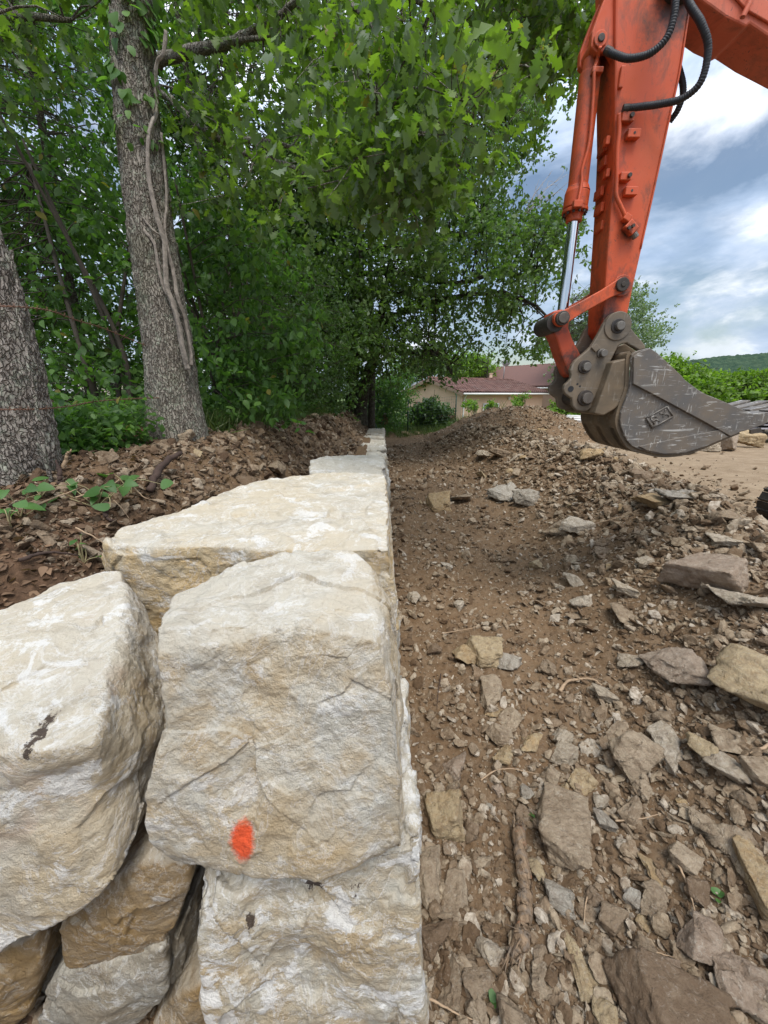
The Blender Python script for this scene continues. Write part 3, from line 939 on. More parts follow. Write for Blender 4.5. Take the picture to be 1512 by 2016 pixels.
# stones one can pick out in the photograph: px, py (foot of the stone's middle), width, height in photo pixels, tone, shape, rotation, label
NAMED = [
    (958, 1282, 78, 62, 'ochre', 'blocky', .1, 'broken ochre stone with a flat yellow face lying on the trench floor near the wall'),
    (912, 1285, 50, 58, 'ochre', 'angular', .5, 'cream half stone leaning against the broken ochre stone on the trench floor'),
    (1000, 1300, 44, 38, 'blue-grey', 'angular', .8, 'grey stone touching the right end of the broken ochre stone'),
    (1392, 1120, 125, 105, 'pinkish', 'blocky', .4, 'largest boulder on the rubble bank, pinkish grey and angular'),
    (1455, 1168, 112, 62, 'pale grey', 'flat', .2, 'pale flat boulder just in front of the largest boulder on the bank'),
    (1318, 1300, 98, 84, 'pinkish', 'angular', 1.2, 'rounded pinkish boulder lower down the bank from the largest boulder'),
    (1502, 1340, 150, 170, 'ochre', 'angular', .3, 'huge half buried ochre boulder cut off by the right edge of the picture'),
    (1232, 1158, 46, 42, 'pale grey', 'angular', .3, 'tan stone directly above the brown egg shaped stone on the trench slope'),
    (1222, 1200, 44, 62, 'grey-brown', 'angular', 1.4, 'brown egg shaped stone on the trench slope'),
    (1136, 1036, 46, 52, 'pale grey', 'blocky', .6, 'pale upright stone beside a brown one at the middle of the trench slope'),
    (1097, 1036, 46, 48, 'grey-brown', 'flat', .9, 'brown leaning slab touching the pale upright stone'),
    (866, 990, 56, 38, 'ochre', 'blocky', .0, 'squared ochre stone on the trench floor, beside the far end of the wall'),
    (908, 978, 44, 26, 'grey-brown', 'flat', .4, 'low tan stone right of the squared ochre stone'),
    (990, 968, 66, 40, 'blue-grey', 'long', -.2, 'long blue-grey stone in the heap of rocks below the earth mound'),
    (1032, 976, 48, 56, 'blue-grey', 'angular', 1.0, 'split grey stone at the right end of the long blue-grey stone'),
    (1128, 1138, 40, 44, 'pale grey', 'angular', .7, 'small pale stone in the middle of the trench, below the pale upright stone'),
    (876, 1600, 92, 92, 'ochre', 'blocky', .1, 'square ochre stone with a woody streaked face beside the wall'),
    (842, 1705, 54, 118, 'grey-brown', 'long', 1.45, 'upright craggy stone touching the foot of the wall'),
    (899, 1748, 54, 84, 'grey-brown', 'blocky', 1.3, 'tall flat faced brown stone right of the craggy stone at the wall'),
    (942, 1690, 56, 38, 'grey-brown', 'flat', .2, 'thin grey slab below the square ochre stone'),
    (1108, 1612, 104, 150, 'grey-brown', 'blocky', 1.2, 'big grey-brown slab leaning downhill in the near rubble'),
    (1100, 1752, 58, 72, 'blue-grey', 'angular', 1.0, 'blue-grey stone between the dead branch and the big slab'),
    (1322, 1972, 215, 150, 'dark brown', 'blocky', -.2, 'widest flat brown stone at the bottom edge of the picture'),
    (1384, 1846, 105, 104, 'pinkish', 'angular', -.6, 'pale pinkish stone with a ridge, above the widest flat brown stone'),
    (1448, 1920, 92, 96, 'pinkish', 'flat', .9, 'round purplish stone right of the widest flat brown stone'),
    (1430, 1648, 96, 72, 'grey-brown', 'long', -.5, 'pointed grey stone above the ochre stone at the right edge'),
    (1498, 1705, 70, 118, 'ochre', 'blocky', 1.3, 'ochre stone at the right edge beside the pointed grey stone'),
    (1308, 1462, 54, 82, 'pale grey', 'long', 1.2, 'tall pale stone standing on the near slope'),
    (1384, 1468, 64, 62, 'ochre', 'angular', .4, 'dark ochre cube-like stone right of the tall pale stone'),
    (1436, 1510, 84, 66, 'pale grey', 'angular', .1, 'pale wedge stone below the two long grey stones'),
    (1452, 1452, 92, 52, 'grey-brown', 'flat', -.3, 'flat grey-brown slab above the pale wedge stone'),
    (1492, 1520, 56, 64, 'grey-brown', 'blocky', .2, 'grey stone at the right edge level with the pale wedge stone'),
    (860, 1846, 76, 68, 'dark brown', 'flat', .1, 'square dark brown stone at the foot of the wall, under a thin slab'),
    (890, 1802, 80, 38, 'grey-brown', 'flat', -.3, 'thin slab lying on the square dark brown stone'),
    (886, 1915, 48, 84, 'grey-brown', 'flat', 1.3, 'pointed grey slate stone below the square dark brown stone'),
    (938, 1905, 62, 88, 'grey-brown', 'angular', 1.4, 'rounded brown stone left of the foot of the dead branch'),
    (1192, 1364, 42, 48, 'pale grey', 'angular', .5, 'cream pointed stone at the end of the bent root'),
    (962, 1352, 48, 74, 'grey-brown', 'long', 1.2, 'smooth potato shaped stone below the grey stone in the trench'),
    (904, 1508, 58, 54, 'pinkish', 'flat', .3, 'pinkish flat stone on the soil above the square ochre stone'),
    (988, 1446, 50, 42, 'grey-brown', 'blocky', .2, 'brown stone with a dusty top in the middle of the trench soil'),
    (990, 1478, 36, 46, 'ochre', 'flat', 1.1, 'tan chip stone just below the brown dusty topped stone'),
    (1142, 1878, 46, 110, 'ochre', 'flat', 1.45, 'leaf shaped cream slab stone standing on edge near the bottom'),
    (1206, 1806, 54, 66, 'grey-brown', 'blocky', -.7, 'brown brick shaped stone under the blue-grey stone'),
    (1012, 1992, 72, 110, 'grey-brown', 'angular', 1.0, 'large grey stone cut off by the bottom edge of the picture, below the dead branch'),
    (1062, 1918, 60, 60, 'grey-brown', 'flat', .5, 'brown slab right of the foot of the dead branch'),
    (1250, 1600, 62, 46, 'grey-brown', 'flat', .4, 'flat brown slab up slope of the big leaning slab'),
    (1190, 1610, 40, 58, 'blue-grey', 'angular', .6, 'grey shard stone touching the right side of the big leaning slab'),
    (1240, 1300, 42, 40, 'pale grey', 'angular', .6, 'pale stone left of the rounded pinkish boulder'),
    (1165, 893, 40, 46, 'ochre', 'angular', .8, 'bright ochre rock on the crest of the rubble bank under the bucket'),
    (1212, 918, 40, 30, 'dark brown', 'flat', .3, 'dark slab on the crest of the bank, right of the bright ochre rock'),
    (1262, 935, 46, 34, 'dark brown', 'flat', .7, 'tilted dark slab sticking up from the crest under the bucket'),
    (1340, 975, 86, 26, 'blue-grey', 'flat', -.12, 'long grey slab lying along the crest of the rubble bank'),
    (1285, 985, 60, 34, 'ochre', 'blocky', .1, 'square tan rock below the long grey slab on the crest'),
    (1428, 1062, 52, 38, 'pale grey', 'angular', .3, 'pale rock at the foot of the bank nearest the machine track'),
    (1490, 1076, 50, 34, 'grey-brown', 'flat', .2, 'brown slab behind the pale flat boulder'),
    (953, 893, 34, 24, 'pale grey', 'angular', .2, 'pale rock at the foot of the heap under the earth mound'),
    (946, 935, 24, 24, 'ochre', 'angular', .5, 'small square ochre rock on the slope of the far heap'),
    (985, 892, 36, 34, 'dark brown', 'blocky', .2, 'dark rock in the side of the far heap under the earth mound'),
    (800, 853, 22, 14, 'ochre', 'angular', .2, 'ochre rock beyond the end of the wall by the garden fence'),
    (822, 853, 14, 10, 'ochre', 'angular', .9, 'smaller ochre rock beyond the end of the wall by the garden fence'),
    (1268, 1870, 60, 62, 'grey-brown', 'angular', .3, 'grey-brown stone left of the pale ridged stone near the bottom'),
    (1290, 1765, 84, 62, 'grey-brown', 'angular', .1, 'blunt grey stone up slope of the pale ridged stone'),
    (1345, 1690, 48, 56, 'grey-brown', 'blocky', .8, 'grey stone left of the pointed grey stone'),
    (1376, 1612, 40, 52, 'grey-brown', 'angular', .9, 'small grey wedge above the pointed grey stone'),
    (1030, 1600, 40, 36, 'dark brown', 'flat', .6, 'dark shard at the left shoulder of the big leaning slab'),
    (1162, 1470, 48, 30, 'pale grey', 'flat', .3, 'pale thin stone on the bare soil in the near trench'),
]
named_group = None
r_named = np.random.default_rng(17)
for px, py, wp, hp, tone, shape, rot, lab in NAMED:
    p, dd = hit(px, py + hp * .25)
    wm, hm = wp / FPX * dd, hp / FPX * dd
    th = math.asin(min(1, max(.12, (CAM_H - p[2]) / np.linalg.norm(p - np.array((0, 0, CAM_H))))))
    dims = {'angular': (1.0, .85, .70), 'flat': (1.0, .8, .34), 'long': (1.0, .55, .48), 'blocky': (1.0, .92, .82)}[shape]
    if abs(rot) > 1.0:                       # long axis points away from the viewer
        s = (hm * .95 / max(.45, math.sin(th)), wm / dims[1], min(wm, hm) * .62 / dims[2])
        s = (min(s[0], 2.3 * wm), s[1], s[2])
    else:
        sy = min(1.2 * wm, hm * .75 / max(.3, math.sin(th)))
        s = (wm, sy / dims[1], min(1.1 * wm, max(.35 * wm, hm * .62)) / dims[2])
    place_stone(p[0], p[1], s, tone, shape, lab, None, rot=rot, sink=.17, tilt=.16, rg=r_named)

# further loose stones, each one an object
TW = {'grey-brown': .46, 'pale grey': .14, 'ochre': .12, 'dark brown': .14, 'pinkish': .08, 'blue-grey': .06}
TN, TP = list(TW), np.array(list(TW.values()))
SHAPES = ['angular', 'flat', 'long', 'blocky']
r_st = np.random.default_rng(23)


def zone_of(x, y):
    xr = float(np.interp(y, _rY, _rX))
    if x < 0:
        if y > 7: return 'on the far bank behind the low row of wall blocks'
        if y > 3: return 'on the bank at the foot of the ivy-stemmed tree'
        return 'on the bank between the long slab and the leftmost trunk'
    if x > xr + .5: return 'on the bare dirt behind the rubble bank'
    if x > xr - .35: return 'on the crest of the rubble bank'
    if x > xr - 1.3: return 'on the trench side of the rubble bank'
    if y < 1.0: return 'in the nearest rubble close to the dead branch'
    if x < .7: return 'on the trench floor close to the wall'
    if y > 5: return 'on the far trench floor before the earth mound'
    return 'on the trench floor away from the wall'


def sample_spot(rg):
    u = rg.random()
    if u < .40:
        Y = rg.uniform(.45, 2.0)
        X = rg.uniform(.16, min(2.9, .35 + Y * 1.05))
    elif u < .72:
        Y = 10 ** rg.uniform(math.log10(1.6), math.log10(9.5))
        X = float(np.interp(Y, _rY, _rX)) - rg.gamma(1.6, .42) + .28
    elif u < .80:
        Y = 10 ** rg.uniform(math.log10(1.5), math.log10(9))
        X = rg.uniform(.16, 2.4)
    else:
        Y = 10 ** rg.uniform(math.log10(1.7), math.log10(10))
        e = float(np.interp(Y, (1.3, 2.2, 3.5, 6, 11), (-1.35, -1.25, -1.15, -.95, -.75)))
        X = e + rg.normal(0, .36)
    return X, Y


count, tries = 0, 0
while count < 228 and tries < 6000:
    tries += 1
    X, Y = sample_spot(r_st)
    if X < .14 and (X > -.55 or Y < 1.6):
        continue
    near = min(1.0, .45 + .25 * Y)
    s = (.045 + r_st.gamma(1.7, .034)) * (.75 + .28 * near * 1.6)
    s = min(s, .30)
    if any((X - a) ** 2 + (Y - b) ** 2 < (.62 * (rr + s * .5)) ** 2 for a, b, rr in STONES):
        continue
    # only where the photograph looks
    q = np.array((X, Y, gz(X, Y) - CAM_H))
    dpt = q[1] * _cp - q[2] * _sp
    if dpt < .3 or abs(q[0] / dpt) > .99 or abs((q[1] * _sp + q[2] * _cp) / dpt) > 1.32:
        continue
    tone = TN[int(r_st.choice(len(TN), p=TP))]
    if X < 0:
        tone = 'dark brown' if r_st.random() < .35 else 'grey-brown' if r_st.random() < .8 else 'ochre'
    shape = SHAPES[int(r_st.choice(4, p=(.46, .28, .16, .10)))] if X > 0 else ('flat' if r_st.random() < .7 else 'angular')
    szw = 'small' if s < .09 else 'fist-sized' if s < .15 else 'large'
    zn = zone_of(X, Y)
    place_stone(X, Y, (s, s * r_st.uniform(.8, 1.1), s * r_st.uniform(.8, 1.15)), tone, shape,
                '%s %s %s stone %s' % (szw, tone, shape, zn), '%s %s %s stones %s' % (szw, tone, shape, zn), tilt=.32, sink=.14, rg=r_st)
    count += 1


# far boulders on the dirt behind the bucket
for k, (px, py, wp, hp, tone, shape, lab) in enumerate((
        (1357, 893, 36, 18, 'pale grey', 'flat', 'low pale boulder lying under the bucket on the far dirt'),
        (1394, 889, 34, 26, 'pale grey', 'blocky', 'cream boulder, middle of the three set under the bucket on the far dirt'),
        (1428, 887, 36, 40, 'pinkish', 'blocky', 'grey pinkish boulder touching the ochre one beyond the bucket tip'),
        (1472, 880, 38, 34, 'ochre', 'blocky', 'bright ochre boulder with a pink side beyond the bucket tip'))):
    p, dd = hit(px, py)
    s = wp / FPX * dd * 1.15
    place_stone(p[0], p[1], (s, s, hp / FPX * dd * 1.25), tone, shape, lab, None, rot=.15 * k, sink=.08, tilt=.04, rg=r_named)


# the uncountable rest: chips, gravel and clods, one object for the trench side and one for the bank
def chip_protos(rg, n, cube):
    prot = []
    for k in range(n):
        flat = (.72, .62, .80, .5)[k % 4]
        if cube:
            pts = rg.normal(size=(10, 3))
            pts /= np.linalg.norm(pts, axis=1, keepdims=True)
            V, Q = rock_shape(pts * np.array((1, .85, flat)) * .5, n=cube, p=40, rough=.02, chip=.05, chip_size=.4, seed=300 + k, warp=.03)
            prot.append((V - V.mean(0), Q))
            continue
        pts = rg.normal(size=(10, 3))
        pts /= np.linalg.norm(pts, axis=1, keepdims=True)
        pts *= np.array((1, .85, flat)) * .5
        bm = bmesh.new()
        for q in pts:
            bm.verts.new(q)
        bmesh.ops.convex_hull(bm, input=bm.verts)
        bmesh.ops.delete(bm, geom=[v for v in bm.verts if not v.link_faces], context='VERTS')
        for i, v in enumerate(bm.verts):
            v.index = i
        prot.append((np.array([v.co[:] for v in bm.verts]), np.array([[v.index for v in f.verts] for f in bm.faces])))
        bm.free()
    return prot


def scatter(prot, X, Y, s, rg, sink):
    z = ground(X, Y)
    A = Acc()
    which = rg.integers(0, len(prot), len(X))
    for k, (pv, pf) in enumerate(prot):
        sel = np.nonzero(which == k)[0]
        m = len(sel)
        if not m:
            continue
        th, tx, ty = rg.uniform(0, 6.283, m), rg.normal(0, .4, m), rg.normal(0, .4, m)
        c, sn = np.cos(th), np.sin(th)
        P = pv[None] * s[sel][:, None, None] * rg.uniform(.75, 1.2, (m, 1, 3))
        x = P[..., 0] * c[:, None] - P[..., 1] * sn[:, None]
        y = P[..., 0] * sn[:, None] + P[..., 1] * c[:, None]
        zq = P[..., 2] + x * tx[:, None] + y * ty[:, None]
        V = np.stack((x + X[sel][:, None], y + Y[sel][:, None], zq + (z[sel] + s[sel] * sink)[:, None]), -1)
        A.add(V.reshape(-1, 3), [(pf[None] + (np.arange(m) * len(pv))[:, None, None]).reshape(-1, pf.shape[1])])
    return A


def chip_mat(name, stops, soil, soil_amt):
    m, t = mat(name)
    rnd = t.n('ShaderNodeNewGeometry').outputs['Random Per Island']
    P = t.n('ShaderNodeNewGeometry').outputs['Position']
    col = t.ramp(rnd, stops)
    col = t.mix(1.0, col, t.maprange(t.noise(P, 45.0, 7, .72, .5), .3, .7, .72, 1.25), 'MULTIPLY')
    sc = t.maprange(t.noise(P, 60.0, 7, .75, 1.0), .58, .66)
    col = t.mix(t.math('MULTIPLY', sc, .4), col, (.50, .44, .35))
    col = t.mix(t.math('MULTIPLY', t.maprange(t.noise(P, 26.0, 7, .72), .44, .58), soil_amt), col, soil)
    finish(t, col, .93, t.bump(t.noise(P, 100.0, 7, .75), .9, .010), spec=.12)
    return m


TRENCH_CHIPS = chip_mat('trench_chips', [(0, (.10, .062, .035)), (.2, (.18, .122, .074)), (.45, (.27, .20, .132)), (.7, (.34, .265, .178)), (.88, (.41, .335, .245)), (1, (.50, .43, .34))], (.135, .085, .048), .6)
BANK_CHIPS = chip_mat('bank_chips', [(0, (.07, .042, .026)), (.25, (.14, .092, .057)), (.5, (.215, .155, .102)), (.8, (.30, .225, .152)), (1, (.38, .31, .23))], (.10, .062, .036), .55)


def in_walls(X, Y):
    return ((X > -1.05) & (X < .06) & (Y < 3.9)) | ((X > -.5) & (X < .06) & (Y < EXTRA_BLOCK_END))


def rubble():
    rg = np.random.default_rng(31)
    fine, mid = chip_protos(rg, 14, 0), chip_protos(rg, 12, 5)

    def spots(N, wall_w):
        Y = 10 ** rg.uniform(math.log10(.42), math.log10(14), N)
        xr = np.interp(Y, _rY, _rX)
        u = rg.random(N)
        top = np.minimum(xr + .2, .6 + 1.05 * Y)
        X = np.where(u < .42, xr + .35 - rg.gamma(1.5, .55, N), np.where(u < .86, .06 + rg.random(N) * (top - .06), xr + rg.gamma(1.3, .8, N)))
        ok = (X > .06) & ~in_walls(X, Y)
        pat = fbm(np.stack((X, Y, 0 * X), 1) / .45, 3, 4)
        bare = (X > .3) & (X < xr - 1.25) & (Y > 1.0)
        ok &= ~(bare & (pat < .05) & (rg.random(N) < wall_w))
        return X[ok], Y[ok], (xr - X)[ok]

    X, Y, e = spots(74000, .35)
    d = np.hypot(X, Y)
    s = np.clip(.005 + rg.gamma(1.1, .0078, len(X)), .005, .045) * np.clip(.72 + .30 * d, .9, 3.0)
    A = scatter(fine, X, Y, np.minimum(s, .10), rg, .05)
    X, Y, e = spots(7600, .75)
    d = np.hypot(X, Y)
    s = np.clip(.032 + rg.gamma(1.4, .016, len(X)), .03, .105) * np.clip(.72 + .17 * d, .8, 2.0)
    V2, F2 = scatter(mid, X, Y, np.minimum(s, .19), rg, .20).get()
    A.add(V2, F2)
    n = 1700                                    # the near rubble lies thickest
    Y = rg.uniform(.45, 2.3, n)
    X = .08 + rg.beta(1.25, 1.0, n) * (.55 + 1.0 * Y)
    V2, F2 = scatter(mid, X, Y, np.clip(.022 + rg.gamma(1.5, .013, n), .02, .085), rg, .22).get()
    A.add(V2, F2)
    n = 1300                                    # rocks heaped along the crest
    Y = 10 ** rg.uniform(math.log10(2.6), math.log10(12.5), n)
    X = np.interp(Y, _rY, _rX) + rg.normal(-.15, .38, n)
    V2, F2 = scatter(mid, X, Y, np.clip(.03 + rg.gamma(1.6, .024, n), .03, .14) * np.clip(.7 + .09 * Y, .8, 1.6), rg, .30).get()
    A.add(V2, F2)
    n = 1500                                    # in the hollow under the left block
    X, Y = rg.uniform(-1.3, -.15, n), rg.uniform(.30, 1.1, n)
    V2, F2 = scatter(fine, X, Y, rg.uniform(.012, .06, n), rg, .1).get()
    A.add(V2, F2)
    n = 7000                                    # clods on the earth mound
    X, Y = 5.15 + rg.normal(0, 1.7, n), 14.2 + rg.normal(0, 1.5, n)
    V2, F2 = scatter(fine, X, Y, np.clip(.02 + rg.gamma(1.2, .028, n), .02, .19), rg, .0).get()
    A.add(V2, F2)
    V, F = A.get()
    o = obj_np('rubble', V, F, TRENCH_CHIPS, smooth=False, origin=np.zeros(3))
    o['kind'] = 'stuff'
    o['label'] = 'brown limestone chips and gravel strewn over the trench and the rubble bank'
    # bank behind the wall
    N = 15000
    Y = 10 ** rg.uniform(math.log10(1.3), math.log10(13), N)
    X = np.interp(Y, (1.3, 2.2, 3.5, 6, 11), (-1.4, -1.3, -1.15, -.95, -.7)) + rg.normal(0, .5, N)
    ok = ~in_walls(X, Y) & (X < -.4) & (X > -3.2) & ~((X > -1.6) & (Y < 1.5))
    X, Y = X[ok], Y[ok]
    d = np.hypot(X, Y)
    s = np.clip(.006 + rg.gamma(1.1, .0085, len(X)), .006, .05) * np.clip(.6 + .26 * d, .8, 2.6)
    A = scatter(fine, X, Y, np.minimum(s, .10), rg, .05)
    sel = rg.random(len(X)) < .17
    s2 = np.clip(.03 + rg.gamma(1.4, .018, sel.sum()), .03, .10) * np.clip(.6 + .2 * d[sel], .8, 2.0)
    V2, F2 = scatter(mid, X[sel], Y[sel] + .03, np.minimum(s2, .17), rg, .08).get()
    A.add(V2, F2)
    V, F = A.get()
    o = obj_np('bank_debris', V, F, BANK_CHIPS, smooth=False, origin=np.zeros(3))
    o['kind'] = 'stuff'
    o['label'] = 'dark stony debris covering the bank behind the wall'


rubble()

# ------------------------------------------------------------------ trees and plants
def bark_mat(name, dark, mid, lichen=0.5, moss=0.25):
    m, t = mat(name)
    P = t.n('ShaderNodeNewGeometry').outputs['Position']
    q = t.vmath('MULTIPLY', P, (1, 1, 0.28))
    v = t.n('ShaderNodeTexVoronoi', {'Vector': t.vmath('ADD', q, t.vmath('MULTIPLY', t.n('ShaderNodeTexNoise', {'Vector': P, 'Scale': 12.0, 'Detail': 3.0}).outputs['Color'], (.07, .07, .07))), 'Scale': 58.0}, feature='DISTANCE_TO_EDGE')
    crack = t.maprange(v.outputs['Distance'], 0.0, 0.16)
    n = t.noise(q, 40.0, 6, .7)
    col = t.mix(t.math('MULTIPLY', crack, t.maprange(n, .3, .7, .4, 1.0)), dark, mid)
    li = t.maprange(t.noise(P, 11.0, 8, .75, .4), .47, .58)
    li2 = t.maprange(t.noise(P, 42.0, 4, .6), .42, .56)
    col = t.mix(t.math('MULTIPLY', t.math('MULTIPLY', li, li2), lichen), col, (.36, .38, .29))
    mo = t.maprange(t.noise(P, 3.0, 5, .6), .5, .66)
    col = t.mix(t.math('MULTIPLY', mo, moss), col, (.085, .095, .035))
    h = t.math('ADD', t.math('MULTIPLY', crack, 1.4), n)
    finish(t, col, .95, t.bump(h, .9, .02), spec=.1)
    return m


BARK = bark_mat('oak_bark', (.17, .142, .112), (.36, .32, .265), .8, .3)
BARK_ROUGH = bark_mat('rough_bark', (.155, .125, .104), (.37, .325, .28), .65, .12)
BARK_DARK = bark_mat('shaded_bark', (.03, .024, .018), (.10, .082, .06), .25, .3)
TWIG = plain('twig_bark', (.065, .052, .038), .9, var=.3)
VINE_M = plain('ivy_stem_bark', (.23, .195, .16), .9, var=.55, scale=34, bump=1.0)
OAK_M = leaf_mat('oak_leaves', (.055, .105, .012), (.155, .235, .030), (.16, .215, .11), .48, yellow=.01)
OAK_FAR = leaf_mat('far_oak_leaves', (.045, .090, .020), (.115, .18, .045), (.11, .16, .065), .40)
HAZEL_M = leaf_mat('shrub_leaves', (.045, .105, .022), (.12, .22, .045), (.11, .19, .065), .45, yellow=.012)
DARK_M = leaf_mat('dark_leaves', (.035, .075, .018), (.085, .145, .035), None, .40)
BRIGHT_M = leaf_mat('bright_leaves', (.085, .155, .02), (.19, .29, .04), None, .42)
GREY_M = leaf_mat('willow_leaves', (.10, .15, .075), (.19, .24, .13), (.20, .25, .16), .35)
WEED_M = leaf_mat('weed_leaves', (.05, .12, .025), (.10, .20, .05), (.13, .18, .09), .35)
GRASS_M = leaf_mat('grass_blades', (.05, .09, .02), (.13, .17, .05), None, .3)
DRY_M = leaf_mat('dry_leaves', (.07, .04, .022), (.19, .115, .065), None, .12, rough=.8)


def leaf_template(kind):
    if kind == 'oak':
        t = [0, .12, .24, .36, .48, .60, .72, .86, 1.0]
        wdt = [.012, .06, .20, .10, .30, .15, .34, .17, .02]
    elif kind == 'ovate':
        t = [0, .18, .42, .70, 1.0]
        wdt = [.015, .24, .33, .22, .01]
    elif kind == 'narrow':
        t = [0, .4, 1.0]
        wdt = [.02, .14, .01]
    elif kind == 'broad':
        t = [0, .06, .25, .5, .78, 1.0]
        wdt = [.02, .30, .45, .38, .24, .01]
    elif kind == 'blade':
        t = [0, .5, 1.0]
        wdt = [.022, .018, .002]
    else:                                   # rhombus
        t = [0, .5, 1.0]
        wdt = [.03, .34, .02]
    t, wdt = np.array(t), np.array(wdt)
    n = len(t)
    z = -.18 * t ** 2
    if kind == 'rhomb' or kind == 'blade':
        V = np.concatenate((np.stack((t, wdt, z), 1), np.stack((t, -wdt, z), 1)))
        F = [[i, n + i, n + i + 1, i + 1] for i in range(n - 1)]
        return V, np.array(F)
    V = np.concatenate((np.stack((t, wdt, z + .12 * wdt), 1), np.stack((t, 0 * t, z), 1), np.stack((t, -wdt, z + .12 * wdt), 1)))
    F = []
    for i in range(n - 1):
        F += [[i, n + i, n + i + 1, i + 1], [n + i, 2 * n + i, 2 * n + i + 1, n + i + 1]]
    return V, np.array(F)


def leaves(pos, dirs, ups, size, kind):
    """leaf blades: base at POS, long axis DIRS, face normal near UPS"""
    T, F = leaf_template(kind)
    X = dirs / np.maximum(np.linalg.norm(dirs, axis=1, keepdims=True), 1e-9)
    Y = np.cross(ups, X)
    Y /= np.maximum(np.linalg.norm(Y, axis=1, keepdims=True), 1e-9)
    Z = np.cross(X, Y)
    n, k = len(pos), len(T)
    rl = np.random.default_rng(n)
    curl, wid = rl.uniform(-.6, 3.0, (n, 1, 1)), rl.uniform(.75, 1.2, (n, 1, 1))
    twist = rl.normal(0, .35, (n, 1, 1)) * T[None, :, 0:1] * T[None, :, 1:2]
    V = pos[:, None] + size[:, None, None] * (T[None, :, 0:1] * X[:, None] + wid * T[None, :, 1:2] * Y[:, None] + (curl * T[None, :, 2:3] + twist) * Z[:, None])
    Q = (F[None] + (np.arange(n) * k)[:, None, None]).reshape(-1, 4)
    return V.reshape(-1, 3), Q


def in_poly(P, poly):
    x, y = P[:, 0], P[:, 1]
    ins = np.zeros(len(P), bool)
    n = len(poly)
    for i in range(n):
        x1, y1 = poly[i]
        x2, y2 = poly[(i + 1) % n]
        c = ((y1 > y) != (y2 > y)) & (x < (x2 - x1) * (y - y1) / (y2 - y1 + 1e-9) + x1)
        ins ^= c
    return ins


def volume_points(poly, d0, d1, n, rg, power=1.0):
    """points in the solid that the outline bounds between two distances from the viewpoint"""
    poly = np.array(poly, float)
    lo, hi = poly.min(0), poly.max(0)
    out = []
    while sum(map(len, out)) < n:
        q = rg.uniform(lo, hi, (n * 2, 2))
        out.append(q[in_poly(q, poly)])
    q = np.concatenate(out)[:n]
    dd = d0 + (d1 - d0) * rg.random(n) ** power
    x, v = (q[:, 0] - PCX) / FPX, (q[:, 1] - PCY) / FPX
    return np.stack((x, _cp - v * _sp, -_sp - v * _cp), 1) * dd[:, None] + np.array((0, 0, CAM_H))


def leaf_clumps(cen, rad, per, size, kind, rg, droop=.35, spread=1.0, twigs=None, flat=.55):
    """rosettes of leaves round twig tips in clumps centred on CEN"""
    nc = len(cen)
    ros = max(1, per // 6)
    tips = cen[:, None] + rg.normal(size=(nc, ros, 3)) * np.array((1, 1, flat)) * np.broadcast_to(np.asarray(rad), (nc,))[:, None, None] * .5
    tips = tips.reshape(-1, 3)
    k = 6
    ax = rg.normal(size=(len(tips), 3)) * .7 + np.array((0, 0, -droop))
    ax /= np.linalg.norm(ax, axis=1, keepdims=True)
    dirs = rg.normal(size=(len(tips), k, 3))
    dirs -= (dirs * ax[:, None]).sum(-1, keepdims=True) * ax[:, None] * .7
    dirs /= np.linalg.norm(dirs, axis=-1, keepdims=True)
    dirs = dirs * spread + ax[:, None] * .35 + np.array((0, 0, -droop))
    pos = tips[:, None] + rg.normal(size=(len(tips), k, 3)) * size * .35
    ups = rg.normal(size=(len(tips), k, 3)) * .55 + np.array((0, 0, 1.0))
    sz = size * rg.uniform(.65, 1.2, (len(tips), k))
    V, Q = leaves(pos.reshape(-1, 3), dirs.reshape(-1, 3), ups.reshape(-1, 3), sz.ravel(), kind)
    return V, Q, tips


def twig_tubes(acc, starts, ends, r0, r1, rg, sag=.08, seg=5, sides=4):
    for a, b in zip(starts, ends):
        L_ = np.linalg.norm(b - a)
        mid = (a + b) / 2 + rg.normal(0, .10, 3) * L_ + np.array((0, 0, sag * L_))
        acc.add(*tube(smooth_path([a, mid, b], seg), np.linspace(r0, r1, seg), sides, cap=False))


def bark_tube(path, radii, sides, seed, amp):
    def f(P, ring, ang):
        q = P * np.array((1, 1, .4))
        f1, f2, _ = voro(q * 52, seed)
        return amp * (np.clip((f2 - f1) * 2.2, 0, 1) - .5) + amp * 1.3 * fbm(P * 6, 3, seed)
    return tube(path, radii, sides, True, f)


def trunk_from_px(pts, Y, m=160, seed=0, amp=.010, sides=110):
    """pts: (centre px x, px y, width px) of the stem in the photograph, standing at distance Y"""
    c = np.array([at_y(x, y, Y) for x, y, _ in pts])
    r = np.array([wd / 2 * (Y / ray(x, y)[1]) / FPX for x, y, wd in pts])
    path = smooth_path(c, m)
    rad = np.interp(np.linspace(0, len(r) - 1, m), np.arange(len(r)), r)
    return path, rad, bark_tube(path, rad, sides, seed, amp)


def tree(name, label, cat, loc, group=None):
    return thing(name, label, cat, loc, group)


rv = np.random.default_rng(41)
NP = np.array

# --- main oak with ivy stems
pathM, radM, (V, F) = trunk_from_px([(352, 905, 125), (352, 870, 108), (343, 790, 96), (334, 700, 90), (320, 600, 85), (304, 500, 83), (292, 400, 81), (279, 300, 80), (268, 200, 79), (262, 100, 76), (262, 0, 74), (262, -120, 72), (262, -300, 66)], 3.4, 240, 3, .011, 130)
pathM = np.array(pathM)
rootM = tree('oak_tree', 'lichen covered oak standing on the bank, with pale dead ivy stems running down its trunk', 'tree', (pathM[0][0], pathM[0][1], gz(pathM[0][0], pathM[0][1])))
